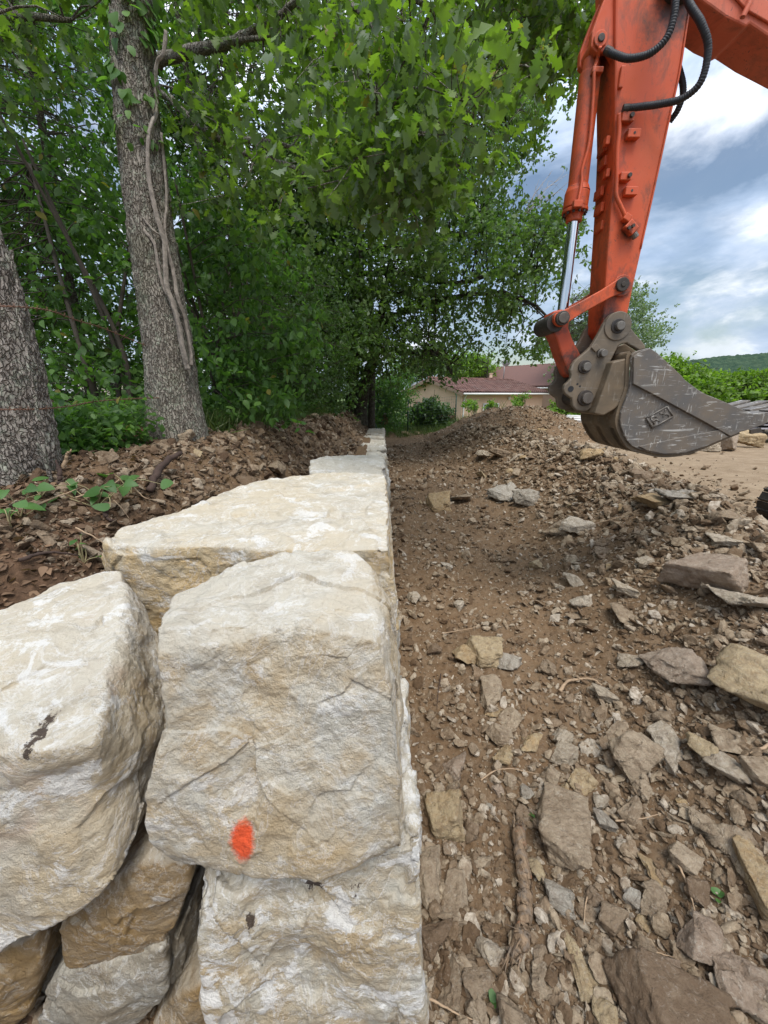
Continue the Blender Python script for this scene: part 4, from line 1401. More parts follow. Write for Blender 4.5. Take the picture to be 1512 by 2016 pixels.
# root flare
flare = 1 + .30 * np.exp(-np.linspace(0, 240, 240) / 14)
V, F = bark_tube(pathM, radM * flare, 130, 3, .011)
obj_np('trunk', V, F, BARK, rootM)
limb_px = [[(300, 135, 3.3), (330, 118, 3.2), (400, 97, 3.0), (470, 74, 2.8), (520, 40, 2.7), (565, 5, 2.6), (640, -80, 2.4)],
           [(425, 90, 2.95), (480, 75, 2.8), (560, 62, 2.7), (640, 68, 2.6), (700, 75, 2.6)],
           [(640, -120, 2.6), (690, -10, 2.6), (715, 40, 2.6), (760, 110, 2.6), (840, 150, 2.7)],
           [(700, -150, 2.7), (780, -20, 2.9), (880, 30, 3.0), (960, 60, 3.1), (1020, 75, 3.2), (1090, 80, 3.3)],
           [(690, 80, 2.6), (735, 130, 2.5), (742, 200, 2.45), (745, 260, 2.4)],
           [(470, 272, 3.0), (560, 290, 2.9), (640, 320, 2.9), (740, 345, 2.9)],
           [(300, 160, 3.35), (380, 230, 3.2), (470, 290, 3.0), (600, 330, 2.9), (700, 400, 2.9)],
           [(262, -200, 3.3), (380, -160, 3.0), (640, -130, 2.7), (900, -120, 2.6)],
           [(800, 110, 2.7), (860, 170, 2.7), (920, 190, 2.8), (985, 200, 2.9)],
           [(850, -100, 2.7), (1000, -40, 2.9), (1110, 20, 3.0), (1150, 70, 3.1)]]
Bacc = Acc()
limbs = []
for lp in limb_px:
    pth = smooth_path([at_d(*q) for q in lp], 26)
    pth = pth + np.cumsum(rv.normal(0, .006, pth.shape), 0)
    limbs.append(pth)
    r0 = {0: .05, 7: .05, 3: .026, 6: .03}.get(limb_px.index(lp), .02)
    Bacc.add(*tube(pth, np.linspace(r0, r0 * .3, 26), 8))
limb_pts = np.concatenate(limbs)


def nearest_on(cl, P):
    return cl[np.argmin(((P[:, None] - cl[None]) ** 2).sum(-1), 1)]


polyB = [(330, -330), (1290, -330), (1215, -150), (1165, -20), (1155, 60), (1135, 120), (1100, 160), (1010, 190), (930, 300), (870, 400), (810, 440), (740, 455), (640, 400), (560, 455), (440, 450), (340, 360), (300, 150)]
polyFront = [(690, 60), (980, 60), (950, 180), (900, 330), (830, 420), (745, 400), (690, 300), (660, 180)]
cen = np.concatenate((volume_points(polyB, 2.4, 4.8, 185, rv), volume_points(polyFront, 2.0, 2.6, 30, rv),
                      volume_points([(1000, -60), (1180, -60), (1185, 60), (1150, 150), (1060, 170), (1000, 100)], 2.8, 4.4, 46, rv)))
twig_tubes(Bacc, nearest_on(limb_pts, cen), cen, .009, .003, rv, .05, 7)
V1, Q1, tips = leaf_clumps(cen, .38, 54, .095, 'oak', rv, .34)
obj_np('crown', V1, [Q1], OAK_M, rootM)
sub = rv.permutation(len(tips))[:900]
twig_tubes(Bacc, nearest_on(cen, tips[sub]), tips[sub], .004, .0018, rv, .02, 4, 3)
V, F = Bacc.get()
obj_np('branch', V, F, BARK, rootM)

# --- left trunk
pathL, radL, (V, F) = trunk_from_px([(22, 1000, 190), (34, 950, 150), (38, 900, 132), (34, 850, 122), (22, 780, 116), (10, 700, 110), (-15, 600, 104), (-44, 500, 96), (-86, 380, 92), (-150, 200, 88), (-240, -50, 82)], 2.1, 200, 11, .010, 120)
rootL = tree('oak_tree', 'rough barked oak at the left edge with one ivy stem broken off pale', 'tree', (pathL[0][0], pathL[0][1], gz(pathL[0][0], pathL[0][1]) - .02))
obj_np('trunk', V, F, BARK_ROUGH, rootL)
cen = volume_points([(-300, -360), (330, -360), (300, -60), (240, 40), (120, 130), (-60, 200), (-300, 250)], 2.6, 4.8, 110, rv)
A = Acc()
limb = np.concatenate([smooth_path([pathL[-1], at_d(-60, -160, 3.0), at_d(120, -120, 3.4)], 20), smooth_path([pathL[-12], at_d(0, 30, 3.2), at_d(140, 40, 3.6)], 20)])
A.add(*tube(limb[:20], np.linspace(.08, .03, 20), 8))
A.add(*tube(limb[20:], np.linspace(.05, .02, 20), 8))
twig_tubes(A, nearest_on(limb, cen), cen, .012, .003, rv, .05, 6)
V1, Q1, tips = leaf_clumps(cen, .40, 48, .092, 'oak', rv, .3)
obj_np('crown', V1, [Q1], OAK_M, rootL)
V, F = A.get()
obj_np('branch', V, F, BARK, rootL)


def on_trunk(px, py, path, rad, Y, off):
    """a point on the trunk's face seen at that pixel"""
    q = at_y(px, py, Y)
    i = int(np.argmin(np.abs(path[:, 2] - q[2])))
    dx = np.clip((q[0] - path[i, 0]) / (rad[i] + off), -.98, .98)
    dy = -math.sqrt(1 - dx * dx) * (rad[i] + off)
    y = path[i, 1] + dy
    return at_y(px, py, y)


def stem_on(name, pts, r, path, rad, Y, label, cat, group, mm=VINE_M, off=.006, seed=0):
    c = [on_trunk(x, y, path, rad, Y, off) for x, y in pts]
    p = smooth_path(c, 90) + np.cumsum(np.random.default_rng(seed + 70).normal(0, .0011, (90, 3)), 0)
    rr = np.interp(np.linspace(0, 1, 90), np.linspace(0, 1, len(r)), r) * .66

    def f(P, ring, ang):
        return .45 * rr[ring] * fbm(P * np.array((40, 40, 22)), 4, seed) + .22 * rr[ring] * np.sin(3 * ang + ring * .12)
    V, F = tube(p, rr, 14, True, f)
    o = obj_np(name, V, F, mm)
    return tag(o, label, cat, group)


IV = 'dead ivy stems on the oak trunk'
stem_on('ivy_vine', [(326, 60), (322, 105), (308, 125), (306, 165), (310, 215), (297, 250), (292, 300), (294, 350), (305, 400), (315, 440), (326, 478), (330, 560), (345, 605), (356, 650), (366, 700), (373, 728)], [.016, .018, .02, .022, .028, .03], pathM, radM, 3.4, 'thickest pale ivy stem on the lichened oak trunk, cut off at its foot', 'ivy', IV, seed=1)
stem_on('ivy_vine', [(318, 262), (324, 330), (329, 400), (327, 450), (333, 490), (345, 540), (352, 590), (366, 630), (376, 690), (380, 722)], [.012, .014, .018, .02, .02], pathM, radM, 3.4, 'pale ivy stem along the right edge of the oak trunk', 'ivy', IV, seed=2)
stem_on('ivy_vine', [(248, 330), (253, 390), (268, 425), (285, 455), (302, 480), (312, 530), (322, 565), (336, 595), (350, 622)], [.008, .011, .014, .015, .018], pathM, radM, 3.4, 'ivy stem crossing the oak trunk from its left edge to the middle', 'ivy', IV, seed=3)
stem_on('ivy_vine', [(262, 395), (280, 430), (300, 458), (322, 475)], [.006, .008, .008], pathM, radM, 3.4, 'short ivy stem joining two others across the middle of the oak trunk', 'ivy', IV, seed=4)
stem_on('ivy_vine', [(268, 470), (272, 530), (284, 575), (293, 630), (303, 670), (318, 700), (325, 715)], [.004, .006, .006, .004], pathM, radM, 3.4, 'thin ivy runner down the left side of the oak trunk', 'ivy', IV, seed=5)
stem_on('ivy_vine', [(22, 492), (26, 535), (31, 560), (29, 600), (38, 660), (48, 720), (62, 790), (76, 860), (86, 910), (98, 950)], [.008, .009, .009, .010, .013, .016], pathL, radL, 2.1, 'bark coloured ivy stem up the right side of the leftmost trunk', 'ivy', IV, BARK_ROUGH, seed=6)

# ivy leaves on the upper trunk of the main oak
ivr = thing('ivy_plant', 'green ivy leaves clinging to the upper trunk of the lichen covered oak', 'ivy', tuple(pathM[150]))
ii = rv.integers(140, 236, 170)
ang = rv.uniform(-2.6, .9, 170)
pos = pathM[ii] + np.stack((np.cos(ang) * radM[ii], np.sin(ang) * radM[ii], rv.normal(0, .03, 170)), 1) * 1.12
dirs = np.stack((np.cos(ang) * .5, np.sin(ang) * .5, -np.ones(170) * .8), 1) + rv.normal(0, .35, (170, 3))
ups = np.stack((np.cos(ang), np.sin(ang), np.ones(170) * .4), 1)
V, Q = leaves(pos, dirs, ups, rv.uniform(.04, .085, 170), 'broad')
obj_np('foliage', V, [Q], HAZEL_M, ivr)

# --- far oak with two stems at the end of the wall
Yf = 11.2
rootF = tree('oak_tree', 'forked oak with two dark leaning stems at the far end of the wall', 'tree', (at_y(708, 838, Yf)[0], Yf, gz(at_y(708, 838, Yf)[0], Yf) - .05))
_, _, (V, F) = trunk_from_px([(697, 838, 40), (695, 800, 26), (694, 760, 24), (697, 720, 22), (702, 680, 20), (705, 620, 18), (708, 540, 16), (710, 450, 14), (712, 330, 10)], Yf, 90, 21, .014, 40)
obj_np('trunk', V, F, BARK_DARK, rootF)
pF1 = smooth_path([at_y(x, y, Yf) for x, y in ((697, 720), (705, 620), (710, 450), (712, 330))], 20)
_, _, (V, F) = trunk_from_px([(708, 836, 34), (710, 800, 26), (716, 765, 24), (725, 735, 22), (738, 700, 19), (748, 640, 15), (760, 560, 12)], Yf - .1, 80, 22, .014, 40)
obj_np('trunk', V, F, BARK_DARK, rootF)
pF2 = smooth_path([at_y(x, y, Yf) for x, y in ((716, 765), (738, 700), (748, 640), (760, 560))], 20)
polyC = [(560, 260), (700, 200), (880, 160), (972, 150), (1037, 165), (1080, 178), (1074, 225), (1017, 268), (1050, 300), (1047, 330), (1012, 360), (992, 395), (1042, 405), (1127, 415), (1134, 445), (1112, 480), (1080, 520), (1082, 560), (1047, 590), (1024, 610), (1062, 640), (1070, 690), (1042, 700), (1014, 660), (1002, 690), (990, 690), (950, 645), (918, 675), (918, 735), (885, 755), (858, 725), (825, 715), (800, 745), (760, 755), (720, 720), (640, 680), (560, 640), (500, 560), (480, 440)]
limbF = [[(712, 340, 11.5), (800, 300, 10.5), (900, 260, 9.8), (1020, 210, 9.4)], [(709, 500, 11.5), (820, 470, 10.5), (940, 455, 10), (960, 440, 9.9), (1040, 460, 9.6), (1120, 440, 9.4)],
         [(748, 640, 11.6), (850, 600, 10.6), (950, 580, 10), (1040, 600, 9.7), (1090, 660, 9.5)], [(742, 690, 11.6), (800, 690, 10.6), (870, 700, 10), (900, 740, 9.8)],
         [(706, 600, 11.5), (640, 560, 10.8), (560, 540, 10)], [(710, 430, 11.5), (620, 380, 10.5), (540, 360, 9.8)], [(709, 540, 11.5), (800, 540, 10.5), (900, 560, 10), (1000, 540, 9.6), (1060, 570, 9.5)],
         [(712, 330, 11.5), (730, 200, 11), (760, 100, 10.5)]]
A = Acc()
lf = []
for lp in limbF:
    pth = smooth_path([at_d(*q) for q in lp], 24) + np.cumsum(rv.normal(0, .02, (24, 3)), 0)
    lf.append(pth)
    A.add(*tube(pth, np.linspace(.085, .02, 24), 7))
lf = np.concatenate(lf + [pF1, pF2])
cen = volume_points(polyC, 7.6, 12.5, 700, rv)
# clumps thin out towards the outline: keep gaps
cen = cen[fbm(cen / 1.1, 2, 9) > -.22]
twig_tubes(A, nearest_on(lf, cen), cen, .022, .006, rv, .04, 6, 4)
V1, Q1, tips = leaf_clumps(cen, .62, 120, .105, 'rhomb', rv, .25)
obj_np('crown', V1, [Q1], OAK_FAR, rootF)
V, F = A.get()
obj_np('branch', V, F, BARK_DARK, rootF)

# --- a bare dead bough seen against the sky
rootD = thing('dead_branch', 'leafless grey bough showing against the sky between oak crown and excavator cylinder', 'branch', tuple(at_d(1030, 420, 10.2)))
A = Acc()
base = at_d(1030, 425, 10.2)
for k in range(9):
    e = at_d(1085 + rv.uniform(-30, 40), 345 + rv.uniform(-10, 60), 10.2 + rv.normal(0, .25))
    mid = (base + e) / 2 + rv.normal(0, .08, 3)
    pth = smooth_path([base, mid, e], 14)
    A.add(*tube(pth, np.linspace(.016, .004, 14), 5))
    for j in range(4):
        s_ = pth[rv.integers(5, 13)]
        A.add(*tube(smooth_path([s_, s_ + (e - base) * .12 + rv.normal(0, .06, 3), s_ + (e - base) * .25 + rv.normal(0, .1, 3)], 8), np.linspace(.006, .002, 8), 4))
V, F = A.get()
obj_np('twigs', V, F, plain('dead_bough', (.34, .30, .27), .9), rootD)


# --- trees and shrubs of the wood on the left
def wood_tree(label, poly, d0, d1, ncl, size, mm, kind, base, topz, rad, crad=.7, per=60, tr=.09, name='forest_tree', cat='tree', group='trees of the wood behind the bank', droop=.25, stems=1, power=1.0):
    per = int(per * 1.5) // 6 * 6 if kind == 'ovate' else per
    x, y = base
    z0 = gz(x, y) - .05
    root = tree(name, label, cat, (x, y, z0), group)
    A = Acc()
    spine = []
    for s in range(stems):
        bx, by = x + rv.normal(0, .12 * (s > 0)), y + rv.normal(0, .12 * (s > 0))
        top = np.array((bx + rv.normal(0, .35), by + rv.normal(0, .35), topz))
        p = smooth_path([(bx, by, z0), (bx + rv.normal(0, .06), by + rv.normal(0, .06), z0 + (topz - z0) * .35), top], 30)
        spine.append(p)
        V, F = bark_tube(p, np.linspace(tr, tr * .3, 30), 16, 5, tr * .1)
        obj_np('stem' if stems > 1 else 'trunk', V, F, BARK_DARK if tr > .05 else TWIG, root)
    sp = np.concatenate([q[8:] for q in spine])
    cen = volume_points(poly, d0, d1, ncl, rv, power)
    cen = cen[cen[:, 2] > gz(x, y) + .12]
    st = nearest_on(sp, cen + np.array((0, 0, -.35)) * np.linalg.norm(cen - sp.mean(0), axis=1, keepdims=True) * .4)
    twig_tubes(A, st, cen, min(.011, tr * .16), .003, rv, .05, 6, 4)
    V, F = A.get()
    obj_np('branch', V, F, TWIG, root)
    V1, Q1, _ = leaf_clumps(cen, crad, per, size, kind, rv, droop)
    obj_np('crown' if cat == 'tree' else 'foliage', V1, [Q1], mm, root)
    return root


wood_tree('slim tree of the wood behind the gap between the two near trunks', [(-200, -250), (420, -250), (420, 400), (330, 600), (-200, 620)], 6.5, 10, 300, .11, HAZEL_M, 'ovate', (-5.5, 7.6), 8.5, 0, .8, 54, .11)
wood_tree('dark tree of the wood behind the oak with ivy stems', [(250, -200), (760, -200), (760, 300), (640, 520), (560, 640), (300, 640)], 8, 12, 330, .11, DARK_M, 'ovate', (-3.6, 9.6), 9.5, 0, .8, 60, .12)
wood_tree('dense dark tree filling the wood left of the forked oak', [(420, 300), (700, 380), (700, 690), (690, 800), (560, 850), (420, 840)], 8.2, 12.0, 300, .09, DARK_M, 'rhomb', (-2.6, 10.8), 7.0, 0, .75, 120, .10)
wood_tree('tall tree far back in the wood behind the forked oak', [(600, -100), (1000, -60), (1060, 100), (1020, 200), (960, 430), (800, 520), (620, 420)], 12.5, 17, 200, .13, OAK_FAR, 'rhomb', (-.5, 15.5), 12.0, 0, 1.1, 120, .16)

SH = 'shrubs under the trees of the wood'
wood_tree('hazel shrub filling the gap between the two near trunks', [(-120, 330), (330, 380), (330, 640), (330, 845), (230, 862), (120, 890), (-120, 880)], 3.7, 6.2, 190, .085, HAZEL_M, 'ovate', (-2.8, 4.4), 4.2, 0, .42, 42, .035, 'hazel_shrub', 'shrub', SH, .45, 4)
wood_tree('leafy shrub arching out on the right of the oak with ivy stems', [(345, 330), (450, 380), (560, 520), (610, 640), (590, 700), (560, 770), (480, 850), (410, 850), (385, 700), (350, 500)], 3.9, 6.0, 130, .085, HAZEL_M, 'ovate', (-2.0, 5.0), 4.0, 0, .42, 42, .03, 'hazel_shrub', 'shrub', SH, .55, 4)
wood_tree('tall shrub with hanging leaves in the upper left behind the leftmost trunk', [(-250, -100), (250, -60), (245, 250), (230, 480), (-250, 520)], 4.2, 7.0, 170, .085, HAZEL_M, 'ovate', (-4.2, 4.8), 5.6, 0, .5, 42, .04, 'hazel_shrub', 'shrub', SH, .5, 3)
wood_tree('dark low bush under the forked oak, left of its stems', [(480, 690), (680, 690), (690, 830), (600, 848), (480, 850)], 6.5, 9.8, 130, .055, DARK_M, 'rhomb', (-2.3, 8.6), 3.0, 0, .45, 110, .03, 'low_bush', 'shrub', SH, .3, 4)
wood_tree('fine leaved bush in deep shade between oak with ivy and forked oak', [(430, 480), (640, 520), (690, 640), (680, 760), (540, 780), (430, 740)], 6.0, 8.6, 150, .06, DARK_M, 'narrow', (-2.6, 7.2), 4.4, 0, .5, 120, .03, 'low_bush', 'shrub', SH, .3, 4)


# --- the far edge of the wood, one mass of leaves
def wood_mass():
    rg = np.random.default_rng(61)
    n = 520
    X = rg.uniform(-24, -1.0, n)
    Y = 13.5 + rg.uniform(0, 5, n) + np.clip(-X - 6, 0, None) * -.25
    Z = 1.3 + rg.beta(1.1, 1.5, n) * 5.2
    V, Q, _ = leaf_clumps(np.stack((X, Y, Z), 1), 1.3, 120, .15, 'rhomb', rg, .2)
    o = obj_np('woodland_foliage', V, [Q], DARK_M, origin=np.zeros(3))
    tag(o, 'leafy far edge of the wood seen as one dark mass between the trunks', None, None, 'stuff')


wood_mass()


# --- fringe of low plants along the top of the bank
def fringe():
    rg = np.random.default_rng(53)
    n = 1500
    Y = 10 ** rg.uniform(math.log10(2.2), math.log10(12), n)
    e = np.interp(Y, (1.3, 2.2, 3.5, 6, 11), (-1.9, -1.9, -1.72, -1.42, -1.1))
    X = e - rg.gamma(1.2, .35, n)
    keep = ~((np.hypot(X - pathM[0][0], Y - 3.4) < .33) | (np.hypot(X - pathL[0][0], Y - 2.1) < .30))
    X, Y = X[keep], Y[keep]
    n = len(X)
    Z = ground(X, Y, False)
    k = 9
    pos = np.stack((X, Y, Z), 1)[:, None] + rg.normal(0, .05, (n, k, 3)) * np.array((1, 1, 0)) + np.array((0, 0, 1)) * rg.uniform(0, .30, (n, k, 1)) * rg.uniform(.3, 1.3, (n, 1, 1))
    dirs = rg.normal(size=(n, k, 3)) + np.array((.25, -.2, .25))
    V1, Q1 = leaves(pos.reshape(-1, 3), dirs.reshape(-1, 3), rg.normal(0, .4, (n * k, 3)) + np.array((0, -.2, 1)), rg.uniform(.03, .075, n * k), 'ovate')
    o = obj_np('undergrowth', V1, [Q1], HAZEL_M, origin=np.zeros(3))
    tag(o, 'low green ground cover along the foot of the wood', None, None, 'stuff')
    n = 2600
    Y = np.concatenate((10 ** rg.uniform(math.log10(3.6), math.log10(11), 1300), rg.uniform(16, 24, 1300)))
    X = np.where(np.arange(n) < 1300, np.interp(Y, (2, 6, 11), (-1.75, -1.35, -1.0)) - rg.gamma(1.3, .3, n), rg.uniform(-4, 5, n))
    Z = ground(X, Y, False)
    k = 6
    sz = np.repeat(np.where(Y > 14, .34, .20), k) * rg.uniform(.5, 1.3, n * k)
    pos = np.stack((X, Y, Z), 1)[:, None] + rg.normal(0, .05, (n, k, 3)) * np.array((1, 1, 0))
    dirs = rg.normal(0, .45, (n, k, 3)) + np.array((0, 0, 1))
    V1, Q1 = leaves(pos.reshape(-1, 3), dirs.reshape(-1, 3), rg.normal(size=(n * k, 3)), sz, 'blade')
    V1[:, :] = V1
    o = obj_np('grass', V1, [Q1], GRASS_M, origin=np.zeros(3))
    tag(o, 'long grass blades at the wood edge and around the garden fence', None, None, 'stuff')
    # dead leaves on the bank
    n = 6000
    Y = 10 ** rg.uniform(math.log10(1.2), math.log10(5), n)
    X = np.interp(Y, (1.2, 2.2, 3.5, 6), (-1.5, -1.5, -1.5, -1.3)) + rg.normal(0, .55, n)
    ok = (X < -.95) & (X > -3.6)
    X, Y = X[ok], Y[ok]
    n = len(X)
    Z = ground(X, Y) + .006
    dirs = rg.normal(size=(n, 3)) * np.array((1, 1, .5))
    V1, Q1 = leaves(np.stack((X, Y, Z), 1), dirs, rg.normal(0, .45, (n, 3)) + np.array((0, 0, 1)), rg.uniform(.015, .048, n), 'ovate')
    o = obj_np('leaf_litter', V1, [Q1], DRY_M, origin=np.zeros(3))
    tag(o, 'dry brown dead leaves scattered over the bank', None, None, 'stuff')


fringe()


# --- weeds with green leaves on the bank
def weed(px, py, n, size, label, spread=.14, kind='broad', seed=0):
    rg = np.random.default_rng(seed + 400)
    p, dd = hit(px, py)
    root = thing('weed', label, 'weed', tuple(p), 'weeds growing on the bank')
    A = Acc()
    ends = p + np.stack((rg.normal(0, spread, n), rg.normal(0, spread * .6, n), rg.uniform(.03, .14, n)), 1)
    twig_tubes(A, np.repeat(p[None], n, 0), ends, .0035, .0018, rg, .15, 8, 5)
    V, F = A.get()
    obj_np('stem', V, F, plain('weed_stem', (.24, .20, .10), .8), root)
    V, Q = leaves(ends, rg.normal(size=(n, 3)) * np.array((1, .7, .2)) + np.array((.1, -.25, -.1)), rg.normal(0, .3, (n, 3)) + np.array((0, -.4, 1)), size * rg.uniform(.7, 1.25, n), kind)
    obj_np('foliage', V, [Q], WEED_M, root)


weed(190, 1000, 12, .07, 'largest weed on the bank, broad green leaves beside the long slab', .16, seed=1)
weed(258, 975, 4, .075, 'weed with three broad leaves uphill of the largest weed', .05, seed=2)
weed(75, 985, 6, .06, 'weed with pale green leaves near the leftmost trunk', .11, seed=3)
weed(40, 1020, 5, .06, 'little weed at the left edge below the leftmost trunk', .08, seed=4)
weed(165, 1110, 8, .035, 'tiny sprig of weed just left of the long slab corner', .03, 'ovate', seed=5)
weed(22, 1045, 4, .05, 'pale wilted weed at the left edge of the bank', .06, seed=6)


def seedling(px, py, size, label, seed, n=4):
    rg = np.random.default_rng(seed + 900)
    p, dd = hit(px, py)
    pos = np.repeat((p + np.array((0, 0, .02)))[None], n, 0) + rg.normal(0, size * .25, (n, 3)) * np.array((1, 1, .2))
    V, Q = leaves(pos, rg.normal(size=(n, 3)) * np.array((1, 1, .2)), rg.normal(0, .3, (n, 3)) + np.array((0, 0, 1)), size * rg.uniform(.6, 1.1, n), 'broad')
    o = obj_np('leaf', V, [Q], WEED_M)
    o.name = 'green_sprig'
    tag(o, label, 'sprig', 'green sprigs lying in the rubble')


seedling(1045, 1612, .030, 'green leaf lying beside the top of the dead branch', 1, 3)
seedling(1402, 1762, .035, 'green sprig in the rubble left of the right edge, below the pointed grey stone', 2, 5)
seedling(970, 1995, .035, 'green sprig at the bottom edge near the foot of the wall', 3, 4)
seedling(1018, 1420, .022, 'tiny green sprig on the trench soil near the dusty topped brown stone', 4, 3)


# --- garden trees and hedges beyond
def bush(name, label, cat, poly, d0, d1, ncl, crad, per, size, kind, mm, base, topz, tr=.04, group=None, droop=.1, spine_n=1):
    x, y = base
    z0 = gz(x, y) - .05
    root = thing(name, label, cat, (x, y, z0), group)
    p = smooth_path([(x, y, z0), (x + .05, y, z0 + (topz - z0) * .5), (x + .1, y, topz)], 16)
    V, F = tube(p, np.linspace(tr, tr * .25, 16), 8)
    obj_np('trunk' if cat == 'tree' else 'stem', V, F, BARK_DARK, root)
    cen = volume_points(poly, d0, d1, ncl, rv)
    cen = cen[cen[:, 2] > z0 + .1]
    A = Acc()
    twig_tubes(A, nearest_on(p[3:], cen - np.array((0, 0, .5))), cen, min(.014, tr * .35), .005, rv, .04, 5, 4)
    V, F = A.get()
    obj_np('branch', V, F, BARK_DARK, root)
    V1, Q1, _ = leaf_clumps(cen, crad, per, size, kind, rv, droop)
    obj_np('crown' if cat == 'tree' else 'foliage', V1, [Q1], mm, root)


bush('poplar_tree', 'tall grey green poplar seen behind the excavator bucket', 'tree', [(1110, 640), (1125, 590), (1150, 572), (1190, 590), (1225, 560), (1250, 558), (1268, 580), (1285, 610), (1293, 650), (1280, 690), (1240, 720), (1180, 740), (1110, 760), (1095, 700)], 29, 34, 110, 1.2, 210, .20, 'rhomb', GREY_M, (13.5, 31), 8.5, .16)
bush('acacia_tree', 'bright green tree rising behind the roof of the pink house', 'tree', [(860, 720), (900, 700), (940, 702), (962, 720), (965, 745), (860, 748)], 38, 42, 60, 1.4, 140, .26, 'rhomb', BRIGHT_M, (10.0, 40), 5.6, .14)
bush('garden_tree', 'dark round tree behind the house, left of the bright green tree', 'tree', [(780, 690), (860, 690), (870, 735), (800, 745), (770, 755)], 36, 40, 50, 1.4, 140, .26, 'rhomb', OAK_FAR, (3.5, 38), 5.0, .14)
bush('garden_shrub', 'light green shrubs seen through the gap right of the forked oak', 'shrub', [(718, 800), (728, 760), (770, 745), (800, 752), (798, 800), (790, 838), (730, 842)], 16.5, 21, 80, .7, 120, .12, 'rhomb', HAZEL_M, (-.4, 18.5), 2.4, .04)
bush('laurel_bush', 'dark glossy laurel bush in front of the house wall', 'bush', [(815, 838), (812, 812), (824, 795), (850, 786), (866, 800), (886, 812), (886, 830), (862, 842)], 18.5, 20, 70, .34, 90, .16, 'ovate', leaf_mat('laurel_leaves', (.035, .075, .012), (.085, .15, .03), None, .25, .35), (2.3, 19.2), 2.2, .03)
bush('laurel_hedge', 'bright green laurel hedge behind the bucket, running to the right edge', 'hedge', [(1330, 745), (1370, 740), (1400, 748), (1430, 752), (1470, 742), (1500, 738), (1600, 730), (1900, 720), (1900, 815), (1330, 815)], 14.5, 18, 460, .55, 130, .15, 'ovate', BRIGHT_M, (15.5, 15.5), 2.4, .012)
bush('garden_shrub', 'light shrub with tall loose shoots at the left end of the laurel hedge', 'shrub', [(1318, 705), (1326, 700), (1345, 718), (1360, 712), (1382, 735), (1410, 745), (1390, 800), (1335, 800), (1325, 760)], 16, 18, 60, .5, 90, .14, 'ovate', BRIGHT_M, (13.4, 17), 3.0, .03)
bush('laurel_sapling', 'young bright green laurel between the house and the excavator coupler', 'bush', [(1088, 812), (1094, 795), (1110, 788), (1130, 800), (1150, 815), (1090, 822)], 17, 18, 24, .3, 60, .14, 'ovate', BRIGHT_M, (8.2, 17.5), 1.9, .02)
bush('laurel_sapling', 'young laurel shoots above the earth mound in front of the house', 'bush', [(1006, 795), (1020, 778), (1036, 776), (1030, 800)], 19, 20, 12, .22, 40, .12, 'ovate', BRIGHT_M, (6.8, 19.5), 1.9, .02)
bush('laurel_sapling', 'young laurel at the left of the earth mound, before the house wall', 'bush', [(915, 800), (922, 788), (936, 798), (936, 806)], 19, 20, 12, .22, 40, .12, 'ovate', BRIGHT_M, (4.4, 19.5), 1.6, .02)
bush('laurel_sapling', 'smallest laurel shoot peeping over the earth mound', 'bush', [(962, 800), (966, 788), (972, 788), (974, 800)], 19, 20, 6, .16, 30, .12, 'ovate', BRIGHT_M, (5.4, 19.5), 1.7, .02)

# ------------------------------------------------------------------ excavator
ORANGE = paint_mat('orange_paint', (.52, .070, .016), (.55, .10, .030), .8, [(at_y(1325, 15, 3.0), .17), (at_y(1216, 640, 3.0), .10), (at_y(1226, 566, 3.0), .085), (at_y(1196, 625, 3.0), .12), (at_y(1240, 455, 3.0), .075), (at_y(1185, 110, 3.1), .08), (at_y(1133, 415, 3.1), .04)])
LINK_M = paint_mat('greasy_shaded_orange_paint', (.45, .06, .016), (.36, .06, .022), .95, [(at_y(1140, 715, 3.0), .16), (at_y(1100, 632, 3.0), .10)])  # rust grime, made heavier to paint in the shadow on the link's left side
ORANGE_FADED = paint_mat('faded_orange_paint', (.54, .105, .045), (.58, .145, .075), .4)
COUPLER_M = steel_mat('dusty_steel', (.125, .102, .076), (.27, .24, .20), (.20, .15, .10), .5, .2)
BUCKET_M = steel_mat('scratched_steel', (.125, .115, .105), (.45, .43, .39), (.175, .14, .105), .9, .25)
SHELL_M = steel_mat('earthy_steel', (.115, .088, .058), (.26, .22, .17), (.18, .128, .078), .5, .15)
PIN_M = steel_mat('worn_pin_steel', (.17, .155, .135), (.36, .34, .31), (.10, .08, .065), .5, .5)
DARKPIN_M = steel_mat('greasy_steel', (.045, .040, .036), (.2, .19, .17), (.07, .055, .045), .3, .4)
CHROME = plain('chromed_rod', (.62, .64, .66), .12, 1.0, .5, .04, 8, .02)
RUBBER = plain('black_hose', (.022, .022, .024), .55, 0, .35, .3, 30, .3)
TRACK_M = steel_mat('track_steel', (.040, .036, .033), (.2, .18, .16), (.075, .058, .042), .3, .3)

YN = 3.0                      # near face of the stick
exc = thing('excavator', 'orange tracked excavator reaching in from the right with its bucket held above the rubble', 'excavator', (5.0, 3.1, .45))


def pz(pts, Y=YN):
    return [(at_y(x, y, Y)[0], at_y(x, y, Y)[2]) for x, y in pts]


def plate(name, px, y0, y1, mm, parent=exc, bevel=.006, Yref=None, smooth=False):
    bm = bmesh.new()
    prism_bm(bm, pz(px, y0 if Yref is None else Yref), y0, y1, bevel)
    return bm_obj(name, bm, mm, parent, smooth, origin=WORLD0(parent))


def WORLD0(parent):
    p = np.zeros(3)
    while parent is not None:
        p = p + np.array(parent.location)
        parent = parent.parent
    return p


_obj_np0 = obj_np


def obj_np(name, V, faces, mm, parent=None, smooth=True, origin=None, **kw):
    """as above, also under a part (sub-parts): origin = world place of the parent"""
    if parent is None:
        return _obj_np0(name, V, faces, mm, None, smooth, origin, **kw)
    org = WORLD0(parent)
    me = mesh_np(name, np.asarray(V, float) - org, faces, mm, smooth, **kw)
    return link(name, me, parent)


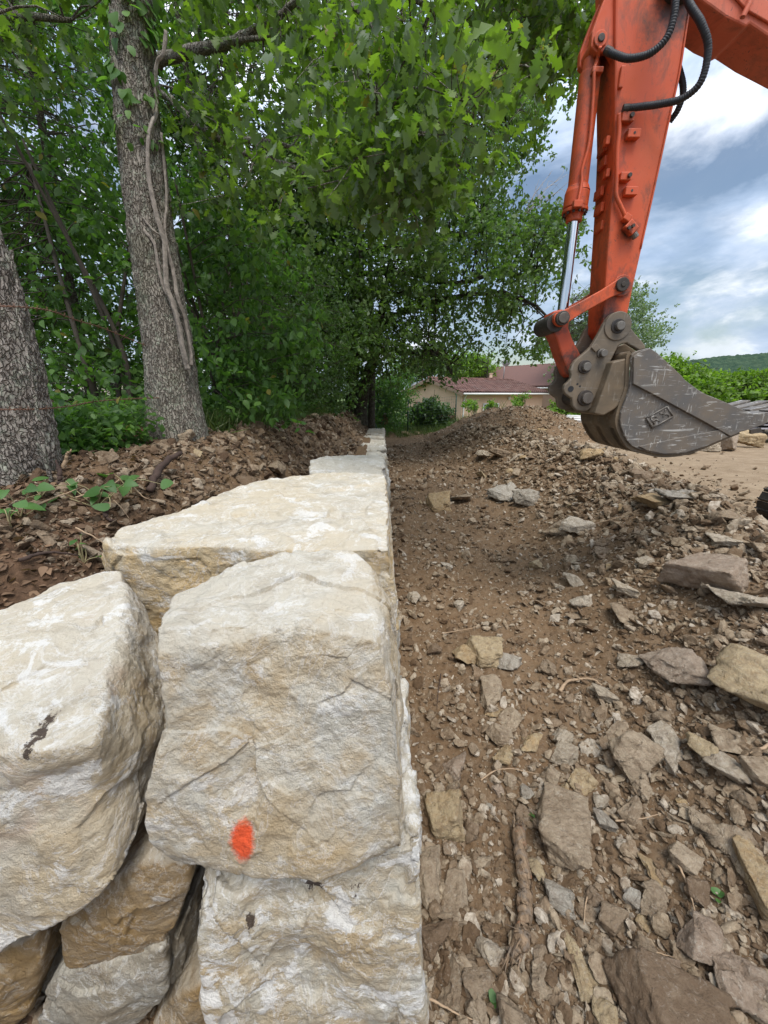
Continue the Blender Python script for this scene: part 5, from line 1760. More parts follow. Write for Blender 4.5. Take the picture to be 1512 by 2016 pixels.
def pin(name, px, py, r_px, y0, y1, mm, parent=exc, Yref=None, bevel=.004, seg=36):
    c = at_y(px, py, y0 if Yref is None else Yref)
    r = r_px / FPX * c[1] * 1.0
    bm = bmesh.new()
    cyl_bm(bm, (c[0], y0, c[2]), (c[0], y1, c[2]), r, seg=seg, bevel=bevel)
    return bm_obj(name, bm, mm, parent, False)


def tubepart(name, pts, r, mm, parent=exc, sides=12, m=80, rib=0.0):
    p = smooth_path(pts, m)
    L_ = np.concatenate(([0], np.cumsum(np.linalg.norm(np.diff(p, axis=0), axis=1))))
    rr = r * (1 + rib * (np.sin(L_ / .0075 * math.pi * 2 / 1.6) > 0)) if rib else r
    V, F = tube(p, rr, sides)
    return obj_np(name, V, F, mm, parent)


# stick: box section, side plates proud of the back plate
TH = .225
stick_px = [(1206, -420), (1212, 0), (1211, 170), (1211, 270), (1206, 370), (1200, 450), (1196, 500), (1191, 575), (1186, 650), (1200, 668), (1220, 672), (1234, 650), (1236, 618), (1248, 560), (1264, 490), (1290, 375), (1317, 250), (1341, 140), (1362, 10), (1400, -160), (1440, -420)]
stick = plate('stick', stick_px, YN, YN + TH, ORANGE, bevel=.012)
# rib strips on the back plate (left face)
for y in (270, 300, 362, 395, 432, 500):
    c = at_y(1211 if y < 350 else 1203, y, YN)
    bm = bmesh.new()
    box_bm(bm, (c[0] - .010, YN + .13, c[2]), (.022, .10, .055), .004)
    bm_obj('bracket', bm, ORANGE, stick)
# side plate seam of the front (right) edge
edge_px = [(1264, 490), (1290, 375), (1317, 250), (1341, 140), (1362, 10), (1400, -160)]
A = Acc()
A.add(*tube(smooth_path([at_y(x - 3, y, YN - .003) for x, y in edge_px], 40), .006, 6))
V, F = A.get()
obj_np('weld_bead', V, F, ORANGE, stick)
# cylinder mounting ear at the top
ear = plate('cylinder_bracket', [(1215, -60), (1185, 10), (1166, 62), (1164, 92), (1176, 104), (1196, 100), (1214, 130)], YN + .02, YN + .06, ORANGE)
plate('cylinder_bracket', [(1215, -60), (1185, 10), (1166, 62), (1164, 92), (1176, 104), (1196, 100), (1214, 130)], YN + .165, YN + .205, ORANGE, Yref=YN + .02)
pin('pin', 1181, 79, 10, YN + .005, YN + .215, ORANGE, Yref=YN + .02)
pin('pin', 1181, 79, 5, YN - .004, YN + .02, DARKPIN_M, Yref=YN + .02)

# bucket cylinder
YC = YN + .115
cpt = lambda x, y: at_y(x, y, YC)
cylr = thing('x', None, None, (0, 0, 0))
bpy.data.objects.remove(cylr)
bm = bmesh.new()
cyl_bm(bm, cpt(1162, 145), cpt(1137, 372), .062, seg=40, bevel=.006)
cyl_bm(bm, cpt(1166, 118), cpt(1162, 146), .050, seg=40, bevel=.006)
c0 = cpt(1180, 79)
cyl_bm(bm, (c0[0], YC - .045, c0[2]), (c0[0], YC + .045, c0[2]), .052, seg=32, bevel=.004)
cyl_bm(bm, cpt(1178, 90), cpt(1167, 122), .035, seg=24)
barrel = bm_obj('bucket_cylinder', bm, ORANGE, exc, False)
bm = bmesh.new()
cyl_bm(bm, cpt(1137.5, 368), cpt(1136.5, 380), .066, .078, seg=40)
cyl_bm(bm, cpt(1136.5, 380), cpt(1132, 412), .078, seg=40, bevel=.006)
cyl_bm(bm, cpt(1132, 413), cpt(1131.4, 420), .082, seg=40, bevel=.003)
cyl_bm(bm, cpt(1131.4, 420), cpt(1129, 438), .052, seg=40, bevel=.006)
bm_obj('cylinder_head', bm, ORANGE, exc, False)
ax_a, ax_b = Vector(cpt(1132, 413)), Vector(cpt(1131.4, 420))
bm = bmesh.new()
q = (ax_b - ax_a).to_track_quat('Z', 'Y').to_matrix()
for k in range(12):
    a = k * math.pi / 6
    off = q @ Vector((math.cos(a) * .070, math.sin(a) * .070, 0))
    cyl_bm(bm, ax_b + off, ax_b + off + (ax_b - ax_a).normalized() * .014, .009, seg=6)
bm_obj('head_bolts', bm, DARKPIN_M, exc)
bm = bmesh.new()
cyl_bm(bm, cpt(1129.2, 436), cpt(1107, 618), .0365, seg=40)
bm_obj('piston_rod', bm, CHROME, exc, False)
# pipe along the barrel
tubepart('cylinder_pipe', [at_y(1182, 92, YN - .0), at_y(1175, 120, YC - .07), at_y(1170, 140, YC - .085), at_y(1168, 190, YC - .08), at_y(1160, 280, YC - .08), at_y(1146, 335, YC - .08), at_y(1145, 360, YC - .085), at_y(1139, 395, YC - .095), at_y(1138, 404, YC - .095)], .010, ORANGE)
for (x, y) in ((1170, 140), (1180, 140)):
    c = at_y(x, y, YC - .075)
    bm = bmesh.new()
    box_bm(bm, tuple(c), (.035, .035, .028), .004)
    bm_obj('pipe_clamp', bm, ORANGE, exc)
c = at_y(1137, 402, YC - .09)
bm = bmesh.new()
box_bm(bm, tuple(c), (.06, .03, .04), .004)
bm_obj('pipe_clamp', bm, ORANGE, exc)

# pipe and lugs on the stick side
pp = [(1219, 224), (1219, 260), (1215, 300), (1214, 350), (1213, 372), (1214, 388), (1222, 406), (1232, 428)]
tubepart('stick_pipe', [at_y(x, y, YN - .024) for x, y in pp], .0125, ORANGE)
for x, y, sx, sz, dx in ((1222, 237, .075, .05, .012), (1218, 353, .07, .045, .012)):
    c = at_y(x + 4, y, YN)
    bm = bmesh.new()
    box_bm(bm, (c[0] + dx, YN - .022, c[2]), (sx, .042, sz), .005)
    b_ = bm_obj('pipe_clamp', bm, ORANGE, exc)
    bm = bmesh.new()
    cyl_bm(bm, (c[0] + .028, YN - .058, c[2]), (c[0] + .028, YN - .0435, c[2]), .013, seg=6)
    bm_obj('bolt', bm, DARKPIN_M, b_)
for x, y in ((1242, 269), (1237, 381)):
    c = at_y(x, y, YN)
    bm = bmesh.new()
    box_bm(bm, (c[0], YN - .02, c[2]), (.078, .040, .046), .004)
    b_ = bm_obj('lug', bm, ORANGE, exc)
    bm = bmesh.new()
    cyl_bm(bm, (c[0], YN - .042, c[2]), (c[0], YN - .039, c[2]), .007, seg=16)
    bm_obj('bolt_hole', bm, DARKPIN_M, b_)
c = at_y(1222, 155, YN)
bm = bmesh.new()
box_bm(bm, (c[0], YN - .009, c[2]), (.026, .02, .105), .005)
bm_obj('lug', bm, ORANGE, exc)
for i, y in enumerate((271, 336)):
    c = at_y(1202, y, YN)
    bm = bmesh.new()
    box_bm(bm, (c[0] - .002, YN + .045, c[2]), (.024, .05, .045), .004)
    bm_obj('lug', bm, ORANGE, exc)
c = at_y(1233, 430, YN - .03)
bm = bmesh.new()
box_bm(bm, tuple(c), (.045, .045, .04), .005, Matrix.Rotation(.5, 3, 'Y'))
bm_obj('pipe_coupling', bm, ORANGE, exc)
c1, c2, c3 = at_y(1235, 440, YN - .03), at_y(1246, 458, YN - .03), at_y(1252, 468, YN - .03)
bm = bmesh.new()
box_bm(bm, tuple((c1 + c2) / 2), (.075, .05, .06), .006, Matrix.Rotation(.7, 3, 'Y'))
b_ = bm_obj('valve_block', bm, ORANGE, exc)
bm = bmesh.new()
for dx in (-5, 3):
    cc = at_y(1242 + dx, 447 - dx * .5, YN - .06)
    cyl_bm(bm, tuple(cc), tuple(cc + Wv(0, -.016, 0)), .011, seg=6)
bm_obj('bolts', bm, DARKPIN_M, b_)
bm = bmesh.new()
cyl_bm(bm, tuple(at_y(1247, 460, YN - .03)), tuple(c3), .021, seg=12, bevel=.003)
bm_obj('coupling_nut', bm, PIN_M, b_)

# hoses
tubepart('hose', [at_y(1336, -120, YN - .14), at_y(1330, -20, YN - .16), at_y(1327, 30, YN - .17), at_y(1312, 75, YN - .16), at_y(1280, 105, YN - .13), at_y(1240, 115, YN - .09), at_y(1212, 108, YN - .05), at_y(1192, 98, YN - .01)], .0175, RUBBER, m=260, rib=.10)
tubepart('hose', [at_y(1335, -100, YN - .12), at_y(1352, -5, YN - .16), at_y(1380, 45, YN - .20), at_y(1394, 95, YN - .20), at_y(1380, 160, YN - .18), at_y(1345, 193, YN - .13), at_y(1305, 204, YN - .08), at_y(1262, 210, YN - .045), at_y(1226, 214, YN - .03)], .0175, RUBBER, m=280, rib=.10)
tubepart('hose', [at_y(1318, 240, YN + .26), at_y(1335, 215, YN + .22), at_y(1345, 180, YN + .20), at_y(1338, 140, YN + .22), at_y(1318, 90, YN + .30)], .0175, RUBBER, m=140, rib=.10)
for a, b in (((1226, 214), (1238, 213)), ((1192, 98), (1204, 104))):
    bm = bmesh.new()
    yo = YN - .032 if a[0] > 1200 else YN - .02
    cyl_bm(bm, tuple(at_y(*a, yo)), tuple(at_y(*b, yo - .006)), .021, seg=12, bevel=.003)
    bm_obj('hose_fitting', bm, DARKPIN_M, exc)

# boom
boom_px = [(1290, -420), (1372, -8), (1430, 34), (1468, 52), (1476, 46), (1520, 76), (1700, 172), (2000, 335), (2320, 515), (2420, 430), (2300, 240), (1900, -40), (1640, -300), (1450, -480)]
boom = plate('boom', boom_px, YN - .02, YN + .235, ORANGE_FADED, bevel=.010)
plate('boom_reinforcement', [(1385, -90), (1420, -40), (1470, 18), (1540, 58), (1600, 50), (1560, -30), (1450, -140)], YN - .034, YN - .0205, ORANGE_FADED, boom, .004)
tubepart('boom_pipe', [at_y(1500, -60, YN - .06), at_y(1478, 0, YN - .06), at_y(1462, 34, YN - .055)], .014, ORANGE_FADED, boom)
pin('pin', 1352, -60, 30, YN - .05, YN + .26, DARKPIN_M)

# linkage
def arm_poly(a, ra, b, rb, wa, n=14):
    """a bar with round eyes, in photo pixels"""
    a, b = np.array(a, float), np.array(b, float)
    d = (b - a) / np.linalg.norm(b - a)
    nn = np.array((-d[1], d[0]))
    out = []
    th0 = math.atan2(d[1], d[0])
    for t_ in np.linspace(math.pi * .62, math.pi * 1.38, n):
        out.append(a + ra * np.array((math.cos(th0 + t_), math.sin(th0 + t_))))
    L_ = np.linalg.norm(b - a)
    for s_ in (.25, .5, .75):
        out.append(a + d * L_ * s_ - nn * wa)
    for t_ in np.linspace(-math.pi * .38, math.pi * .38, n):
        out.append(b + rb * np.array((math.cos(th0 + t_), math.sin(th0 + t_))))
    for s_ in (.75, .5, .25):
        out.append(a + d * L_ * s_ + nn * wa)
    return [tuple(q) for q in out]


P_rod, P_stick, P_buck = (1106, 627), (1224, 561), (1216, 642)
for y0 in (YN - .062, YN + TH + .022):
    plate('idler_link', arm_poly(P_rod, 15.5, P_stick, 15.5, 11), y0, y0 + .040, ORANGE, Yref=YN - .062)
pin('pin', *P_rod, 12, YN - .085, YN + TH + .08, DARKPIN_M, Yref=YN - .062)
pin('pin', *P_rod, 9, YN - .098, YN - .06, PIN_M, Yref=YN - .062)
pin('pin', *P_stick, 11, YN - .082, YN + TH + .08, DARKPIN_M, Yref=YN - .062)
pin('bolt', P_stick[0] + .0, P_stick[1], 4, YN - .088, YN - .06, TRACK_M, Yref=YN - .062)
pin('boss', P_stick[0] + 2, P_stick[1] + 1, 17, YN - .022, YN - .002, ORANGE)
lk = plate('bucket_link', [(1090, 612), (1080, 632), (1086, 650), (1096, 668), (1106, 700), (1120, 735), (1128, 742), (1156, 736), (1160, 716), (1148, 706), (1128, 668), (1120, 645), (1122, 620), (1108, 608)], YN + .03, YN + .195, LINK_M, bevel=.012)
bm = bmesh.new()
cc = at_y(1098, 630, YN)
cyl_bm(bm, (cc[0] - .02, YN - .018, cc[2] - .02), (cc[0] - .02, YN + .24, cc[2] - .02), .062, seg=36, bevel=.006)
bm_obj('link_eye', bm, DARKPIN_M, lk)

# quick coupler
cc_ = lambda pts: [(1040 + x / 3.203, 480 + y / 3.203) for x, y in pts]
coup = [(500, 475), (525, 458), (560, 452), (600, 462), (625, 490), (650, 530), (680, 570), (712, 605), (738, 640), (742, 662), (700, 672), (660, 648), (622, 626), (590, 632), (568, 645), (540, 700), (505, 770), (470, 850), (440, 930), (405, 1005), (400, 1032), (372, 1054), (340, 1058), (308, 1052), (282, 1026), (276, 976), (256, 964), (232, 944), (224, 916), (230, 888), (250, 872), (268, 850), (272, 828), (264, 800), (276, 765), (295, 736), (330, 706), (360, 682), (395, 648), (425, 600), (455, 548), (475, 505)]
YQ = YN - .055
plate('coupler_plate', cc_(coup), YQ, YQ + .04, COUPLER_M, bevel=.008)
plate('coupler_plate', cc_(coup), YQ + .26, YQ + .30, COUPLER_M, Yref=YQ, bevel=.008)
bm = bmesh.new()
c0 = at_y(1040 + 420 / 3.203, 480 + 800 / 3.203, YQ)
box_bm(bm, (c0[0], YQ + .15, c0[2]), (.14, .216, .28), .01, Matrix.Rotation(.35, 3, 'Y'))
bm_obj('coupler_body', bm, DARKPIN_M, exc)
for x, y, r1, r2, mm in ((562, 520, 40, 24, PIN_M), (460, 692, 26, 20, PIN_M), (354, 776, 38, 24, PIN_M), (358, 972, 46, 32, PIN_M)):
    X_, Y_ = 1040 + x / 3.203, 480 + y / 3.203
    pin('pin', X_, Y_, r1 / 3.203, YQ - .014, YQ + .32, DARKPIN_M if r1 > 30 else PIN_M, Yref=YQ)
    pin('pin', X_ + .5, Y_ + .4, r2 / 3.203, YQ - .045, YQ - .0145, mm, Yref=YQ)
for x, y, r in ((268, 915, 17), (310, 884, 6), (326, 898, 5)):
    pin('bolt_hole', 1040 + x / 3.203, 480 + y / 3.203, r / 3.203, YQ - .002, YQ + .01, RUBBER, Yref=YQ, bevel=0)
pin('boss', *P_buck, 24, YQ - .008, YQ + .04, COUPLER_M, Yref=YQ)
plate('lug', cc_([(392, 655), (425, 630), (452, 660), (420, 685)]), YQ - .014, YQ + .01, COUPLER_M, bevel=.003, Yref=YQ)

# bucket: two side plates, a curved shell between, ears, blade and teeth
bucket = bpy.data.objects.new('bucket', None)
C.objects.link(bucket)
bucket.parent = exc
YB0, YB1 = YN - .16, YN + .40
side = [(652, 700), (668, 682), (712, 668), (760, 656), (800, 682), (850, 728), (902, 776), (950, 822), (975, 852), (1015, 882), (1060, 916), (1112, 946), (1200, 980), (1300, 1022), (1370, 1052), (1414, 1072), (1385, 1130), (1348, 1182), (1250, 1222), (1110, 1282), (1045, 1306), (980, 1322), (910, 1330), (850, 1330), (790, 1322), (740, 1308), (690, 1292), (655, 1275), (622, 1238), (600, 1190), (585, 1150), (580, 1112), (588, 1060), (604, 1010), (630, 950), (642, 900), (648, 850), (652, 780)]
sp_ = plate('side_plate', cc_(side), YB0, YB0 + .022, BUCKET_M, bucket, .004)
plate('side_plate', cc_(side), YB1 - .022, YB1, BUCKET_M, bucket, .004, Yref=YB0)
# raised cutter plate along the upper half of the near side, wear strip along the heel
plate('cutter_plate', cc_([(655, 712), (700, 680), (758, 660), (800, 688), (902, 782), (950, 828), (975, 858), (1060, 922), (1112, 952), (1200, 986), (1300, 1028), (1412, 1076), (1345, 1176), (1262, 1212), (1100, 1122), (900, 1014), (760, 940), (652, 884)]), YB0 - .020, YB0 - .0005, BUCKET_M, sp_, .004, Yref=YB0)
plate('wear_strip', cc_([(690, 1275), (860, 1240), (1040, 1202), (1200, 1172), (1252, 1216), (1110, 1276), (980, 1316), (850, 1324), (740, 1302)]), YB0 - .014, YB0 - .0005, BUCKET_M, sp_, .004, Yref=YB0)
# raised badge
bm = bmesh.new()
bd = [(738, 1098), (880, 1018), (916, 1088), (778, 1168)]
prism_bm(bm, pz(cc_(bd), YB0), YB0 - .010, YB0 - .0005, .002)
badge = bm_obj('badge', bm, BUCKET_M, sp_)
bq = [np.array(q) for q in bd]


def bp(u, v):
    return tuple(bq[0] + (bq[1] - bq[0]) * u + (bq[3] - bq[0]) * v)


A = Acc()
def strokes(lst, r):
    for ln in lst:
        A.add(*tube(smooth_path([at_y(*cc_([bp(u, v)])[0], YB0 - .011) for u, v in ln], max(2, 6 * (len(ln) - 1))) if len(ln) > 2 else np.array([at_y(*cc_([bp(u, v)])[0], YB0 - .011) for u, v in ln]), r, 6))
strokes([[(.05, .05), (.95, .05)], [(.95, .05), (.95, .95)], [(.95, .95), (.05, .95)], [(.05, .95), (.05, .05)]], .0055)
strokes([[(.18, .22), (.18, .78)], [(.18, .22), (.32, .22), (.40, .36), (.32, .50), (.18, .50)], [(.32, .50), (.42, .78)], [(.58, .22), (.70, .46)], [(.84, .20), (.70, .46), (.62, .62)], [(.70, .46), (.84, .66), (.80, .80)]], .0050)
V, F = A.get()
obj_np('lettering', V, F, PIN_M, badge)
# curved shell
prof = cc_([(668, 690), (650, 720), (640, 900), (604, 1010), (580, 1112), (600, 1190), (655, 1275), (740, 1308), (850, 1330), (980, 1322), (1110, 1282), (1250, 1222), (1348, 1182)])
pc = smooth_path([at_y(x, y, YB0) for x, y in prof], 90)
T_ = np.gradient(pc, axis=0)
N_ = np.stack((-T_[:, 2], 0 * T_[:, 0], T_[:, 0]), 1)
N_ /= np.linalg.norm(N_, axis=1, keepdims=True)
ring = []
for o_, yy_ in ((-.004, YB0 + .0225), (-.004, YB1 - .0225), (.022, YB1 - .0225), (.022, YB0 + .0225)):
    q = pc + N_ * o_ * -1
    q = q.copy()
    q[:, 1] = yy_
    ring.append(q)
V = np.stack(ring, 1).reshape(-1, 3)
idx = np.arange(len(pc) * 4).reshape(-1, 4)
nx_ = np.roll(idx, -1, 1)
Q = np.stack((idx[:-1], idx[1:], nx_[1:], nx_[:-1]), -1).reshape(-1, 4)
obj_np('shell', V, [Q, idx[[0, -1]]], SHELL_M, bucket, smooth=False)
# heel wear straps under the shell
for k in range(3):
    ys = YB0 + .06 + k * .20
    rr_ = []
    for o_, yy_ in ((-.006, ys), (-.006, ys + .06), (-.022, ys + .06), (-.022, ys)):
        q = pc[34:84] - N_[34:84] * (o_ - .0) * -1
        q = pc[34:84] + N_[34:84] * o_ * 1.0
        q = q.copy()
        q[:, 1] = yy_
        rr_.append(q)
    V = np.stack(rr_, 1).reshape(-1, 3)
    ix = np.arange(50 * 4).reshape(-1, 4)
    nx_ = np.roll(ix, -1, 1)
    Q = np.stack((ix[:-1], ix[1:], nx_[1:], nx_[:-1]), -1).reshape(-1, 4)
    obj_np('heel_strap', V, [Q, ix[[0, -1]]], SHELL_M, bucket, smooth=False)
# ears that the coupler grips
ear_px = cc_([(576, 646), (622, 626), (700, 678), (666, 704), (656, 760), (648, 880), (628, 950), (604, 1000), (560, 1045), (490, 1086), (430, 1072), (470, 950), (520, 820), (545, 740)])
plate('ear', ear_px, YQ + .085, YQ + .115, SHELL_M, bucket, .005, Yref=YQ + .06)
plate('ear', ear_px, YQ + .185, YQ + .215, SHELL_M, bucket, .005, Yref=YQ + .06)
top_px = cc_([(548, 742), (650, 715), (652, 880), (606, 1004), (560, 1045), (490, 1086), (432, 1072), (480, 940)])
plate('back_box', top_px, YB0 + .03, YB1 - .03, SHELL_M, bucket, .01, Yref=YB0)
# blade and teeth beyond the side plates
blade = plate('cutting_edge', cc_([(1414, 1070), (1470, 1066), (1560, 1056), (1640, 1040), (1650, 1050), (1560, 1102), (1470, 1145), (1350, 1184), (1380, 1132)]), YB0 - .004, YB1 + .004, BUCKET_M, bucket, .004, Yref=YB0)
for k in range(4):
    ys = YB0 + .0 + k * (YB1 - YB0 - .085) / 3
    plate('tooth', cc_([(1520, 1050), (1600, 1036), (1780, 992), (1790, 1000), (1640, 1068), (1540, 1118)]), ys - .006, ys + .085, BUCKET_M, bucket, .006, Yref=YB0)

# far track, its front end at the right edge of the picture
trk = bpy.data.objects.new('track', None)
C.objects.link(trk)
trk.parent = exc
ty0, ty1 = 4.05, 4.60
gx = 4.62
gz0 = .42
rad = .27
cx0, cx1, czt = gx + rad, gx + 2.5, gz0 + rad + .035
pts = []
nL = 54
per_ = 2 * (cx1 - cx0) + 2 * math.pi * rad
for k in range(nL):
    s_ = k / nL * per_
    if s_ < cx1 - cx0:
        p, a = (cx0 + s_, czt + rad), 0
    elif s_ < cx1 - cx0 + math.pi * rad:
        th = (s_ - (cx1 - cx0)) / rad
        p, a = (cx1 + rad * math.sin(th), czt + rad * math.cos(th)), th
    elif s_ < 2 * (cx1 - cx0) + math.pi * rad:
        u_ = s_ - (cx1 - cx0) - math.pi * rad
        p, a = (cx1 - u_, czt - rad), math.pi
    else:
        th = (s_ - 2 * (cx1 - cx0) - math.pi * rad) / rad
        p, a = (cx0 - rad * math.sin(th), czt - rad * math.cos(th)), math.pi + th
    bm = bmesh.new()
    rot = Matrix.Rotation(a, 3, 'Y')
    box_bm(bm, (p[0], (ty0 + ty1) / 2, p[1]), (per_ / nL * .94, ty1 - ty0, .022), .003, rot)
    off = rot @ Vector((-.035, 0, .022))
    box_bm(bm, (p[0] + off.x, (ty0 + ty1) / 2, p[1] + off.z), (.016, ty1 - ty0 - .004, .028), .003, rot)
    for yy_ in (ty0 + .2, ty0 + .26):
        o2 = rot @ Vector((.01, 0, .014))
        cyl_bm(bm, (p[0] + o2.x * .6, yy_, p[1] + o2.z * .6), (p[0] + o2.x + (rot @ Vector((0, 0, .008))).x, yy_, p[1] + o2.z + (rot @ Vector((0, 0, .008))).z), .012, seg=8)
    bm_obj('track_shoe', bm, TRACK_M, trk)
bm = bmesh.new()
cyl_bm(bm, (cx0, ty0 + .12, czt), (cx0, ty1 - .12, czt), rad - .03, seg=40, bevel=.01)
bm_obj('idler_wheel', bm, TRACK_M, trk)
bm = bmesh.new()
cyl_bm(bm, (cx1, ty0 + .12, czt), (cx1, ty1 - .12, czt), rad - .03, seg=40, bevel=.01)
bm_obj('sprocket', bm, TRACK_M, trk)
bm = bmesh.new()
box_bm(bm, ((cx0 + cx1) / 2, (ty0 + ty1) / 2, czt), (cx1 - cx0 - .1, .3, .3), .03)
bm_obj('track_frame', bm, DARKPIN_M, trk)

# ------------------------------------------------------------------ houses
def stucco(name, base):
    m, t = mat(name)
    P = t.n('ShaderNodeNewGeometry').outputs['Position']
    col = t.mix(t.maprange(t.noise(P, .8, 5, .6), .3, .7), base, tuple(c * .88 for c in base))
    finish(t, col, .92, t.bump(t.noise(P, 60, 4, .6), .4, .01), spec=.15)
    return m


STUCCO = stucco('pink_render', (.74, .50, .345))
STUCCO2 = stucco('pale_render', (.72, .52, .38))
WHITE = plain('white_trim', (.72, .70, .66), .5, var=.05)
m, t = mat('roof_tiles')
geo_ = t.n('ShaderNodeNewGeometry')
rn_ = t.n('ShaderNodeNewGeometry').outputs['Random Per Island']
c_ = t.ramp(rn_, [(0, (.105, .055, .045)), (.4, (.15, .078, .062)), (.75, (.185, .10, .08)), (1, (.17, .11, .092))])
c_ = t.mix(t.math('MULTIPLY', t.maprange(t.noise(geo_.outputs['Position'], 5.0, 5, .6), .5, .7), .4), c_, (.09, .06, .05))
finish(t, c_, .85, spec=.2)
TILES = m
GLASS = plain('window_glass', (.03, .035, .04), .08, 0, .6, .05)


def tiled_roof(name, parent, e0, e1, r0, r1, mm, over=.12):
    """roof plane between the eave e0-e1 and the ridge r0-r1, laid with half round tiles"""
    e0, e1, r0, r1 = (np.array(q, float) for q in (e0, e1, r0, r1))
    U = e1 - e0
    Wd = np.linalg.norm(U)
    S_ = r0 - e0
    L_ = np.linalg.norm(S_)
    n_ = np.cross(U, S_)
    n_ /= np.linalg.norm(n_)
    ncol, nrow = int(Wd / .24), int(L_ / .34)
    A = Acc()
    for i in range(ncol):
        for j in range(nrow):
            u0, v0 = (i + .5) / ncol, j / nrow
            a = e0 + U * u0 + (r0 + (r1 - r0) * u0 - e0 - U * u0) * v0
            b = e0 + U * u0 + (r0 + (r1 - r0) * u0 - e0 - U * u0) * (v0 + 1.12 / nrow)
            ux = U / Wd * (Wd / ncol * .5)
            ring_a = [a + ux * math.cos(q) * 1.0 + n_ * (.06 * math.sin(q) + .035) for q in np.linspace(math.pi, 0, 6)]
            ring_b = [b + ux * math.cos(q) * .92 + n_ * (.055 * math.sin(q) + .002) for q in np.linspace(math.pi, 0, 6)]
            V = np.array(ring_a + ring_b)
            F = [[k, k + 1, 7 + k, 6 + k] for k in range(5)]
            A.add(V, [np.array(F)])
    # the boarding under the tiles, a real slab
    c4 = [e0, e1, r1, r0]
    V = np.array([q - n_ * .005 for q in c4] + [q - n_ * .12 for q in c4])
    A.add(V, [np.array([[0, 1, 2, 3], [7, 6, 5, 4], [0, 4, 5, 1], [1, 5, 6, 2], [2, 6, 7, 3], [3, 7, 4, 0]])])
    V, F = A.get()
    return obj_np(name, V, F, mm, parent, smooth=False)


def solid(name, V, F, mm, parent):
    return obj_np(name, np.array(V, float), [np.array(f) for f in F], mm, parent, smooth=False)


def house(label, C0, fdir, flen, gdir, glen, zb, ze, zr, mm, roof_over=.45, drop=0.0):
    f, g = np.array((*fdir, 0.0)), np.array((*gdir, 0.0))
    f /= np.linalg.norm(f)
    g /= np.linalg.norm(g)
    C0 = np.array((*C0, 0.0))
    root = thing('house', label, 'house', (C0[0], C0[1], zb))
    up = lambda p, z: np.array((p[0], p[1], z))
    a, b, c, d = C0, C0 + f * flen, C0 + f * flen + g * glen, C0 + g * glen
    m1, m2 = (a + d) / 2, (b + c) / 2
    V = [up(a, zb), up(b, zb), up(c, zb), up(d, zb), up(a, ze), up(b, ze), up(c, ze), up(d, ze), up(m1, zr - .13), up(m2, zr - .13)]
    solid('wall', V, [[[0, 1, 5, 4], [2, 3, 7, 6]], [[1, 2, 6, 9, 5], [3, 0, 4, 8, 7]], [[4, 5, 9, 8], [6, 7, 8, 9]]], mm, root)
    o1, o2 = -f * .35, f * .35
    sl = (zr - ze) / (glen / 2)
    tiled_roof('roof', root, up(a - g * roof_over + o1, ze - roof_over * sl + .02), up(b - g * roof_over + o2, ze - roof_over * sl + .02), up(m1 + o1, zr + .02), up(m2 + o2, zr + .02), TILES)
    tiled_roof('roof', root, up(c + g * roof_over + o2, ze - roof_over * sl + .02), up(d + g * roof_over + o1, ze - roof_over * sl + .02), up(m2 + o2, zr + .02), up(m1 + o1, zr + .02), TILES)
    # ridge tiles
    A = Acc()
    nr = int(flen / .4)
    for k in range(nr):
        p0 = m1 + o1 + (m2 + o2 - m1 - o1) * (k / nr)
        p1 = m1 + o1 + (m2 + o2 - m1 - o1) * ((k + 1.05) / nr)
        A.add(*tube(np.array([up(p0, zr + .06), up(p1, zr + .045)]), (.12, .105), 10))
    V, F = A.get()
    obj_np('ridge_tiles', V, F, TILES, root)
    # gutter, downpipe, verge board
    e0, e1 = a - g * (roof_over + .08) + o1, b - g * (roof_over + .08) + o2
    ez = ze - roof_over * sl - .08
    V, F = tube(np.array([up(e0, ez), up(e1, ez)]), .07, 10)
    obj_np('gutter', V, F, WHITE, root)
    V, F = tube(smooth_path([up(a - g * roof_over, ez), up(a - g * .12 + f * .1, ez - .35), up(a - g * .08 + f * .1, ez - .6), up(a - g * .08 + f * .1, zb)], 30), .045, 8)
    obj_np('downpipe', V, F, WHITE, root)
    for s_, oo in ((a - g * roof_over + o1, m1 + o1), (d + g * roof_over + o1, m1 + o1)):
        z0, z1 = ze - roof_over * sl - .02, zr
        q0, q1 = up(s_ - f * .03, z0), up(oo - f * .03, z1)
        V = [q0, q1, q1 - Wv(0, 0, .2), q0 - Wv(0, 0, .2)]
        V = V + [v - f * .03 for v in V]
        solid('verge_board', V, [[[0, 1, 2, 3], [7, 6, 5, 4], [0, 4, 5, 1], [1, 5, 6, 2], [2, 6, 7, 3], [3, 7, 4, 0]]], plain('verge_wood', (.30, .20, .14), .8), root)
    return root, a, b, c, d, f, g


h1, a, b, c, d, f, g = house('pink rendered house with a low tiled roof, partly behind the earth mound', (5.45, 28.0), (.857, .52), 8.6, (-.52, .857), 7.0, -.3, 2.20, 3.10, STUCCO)
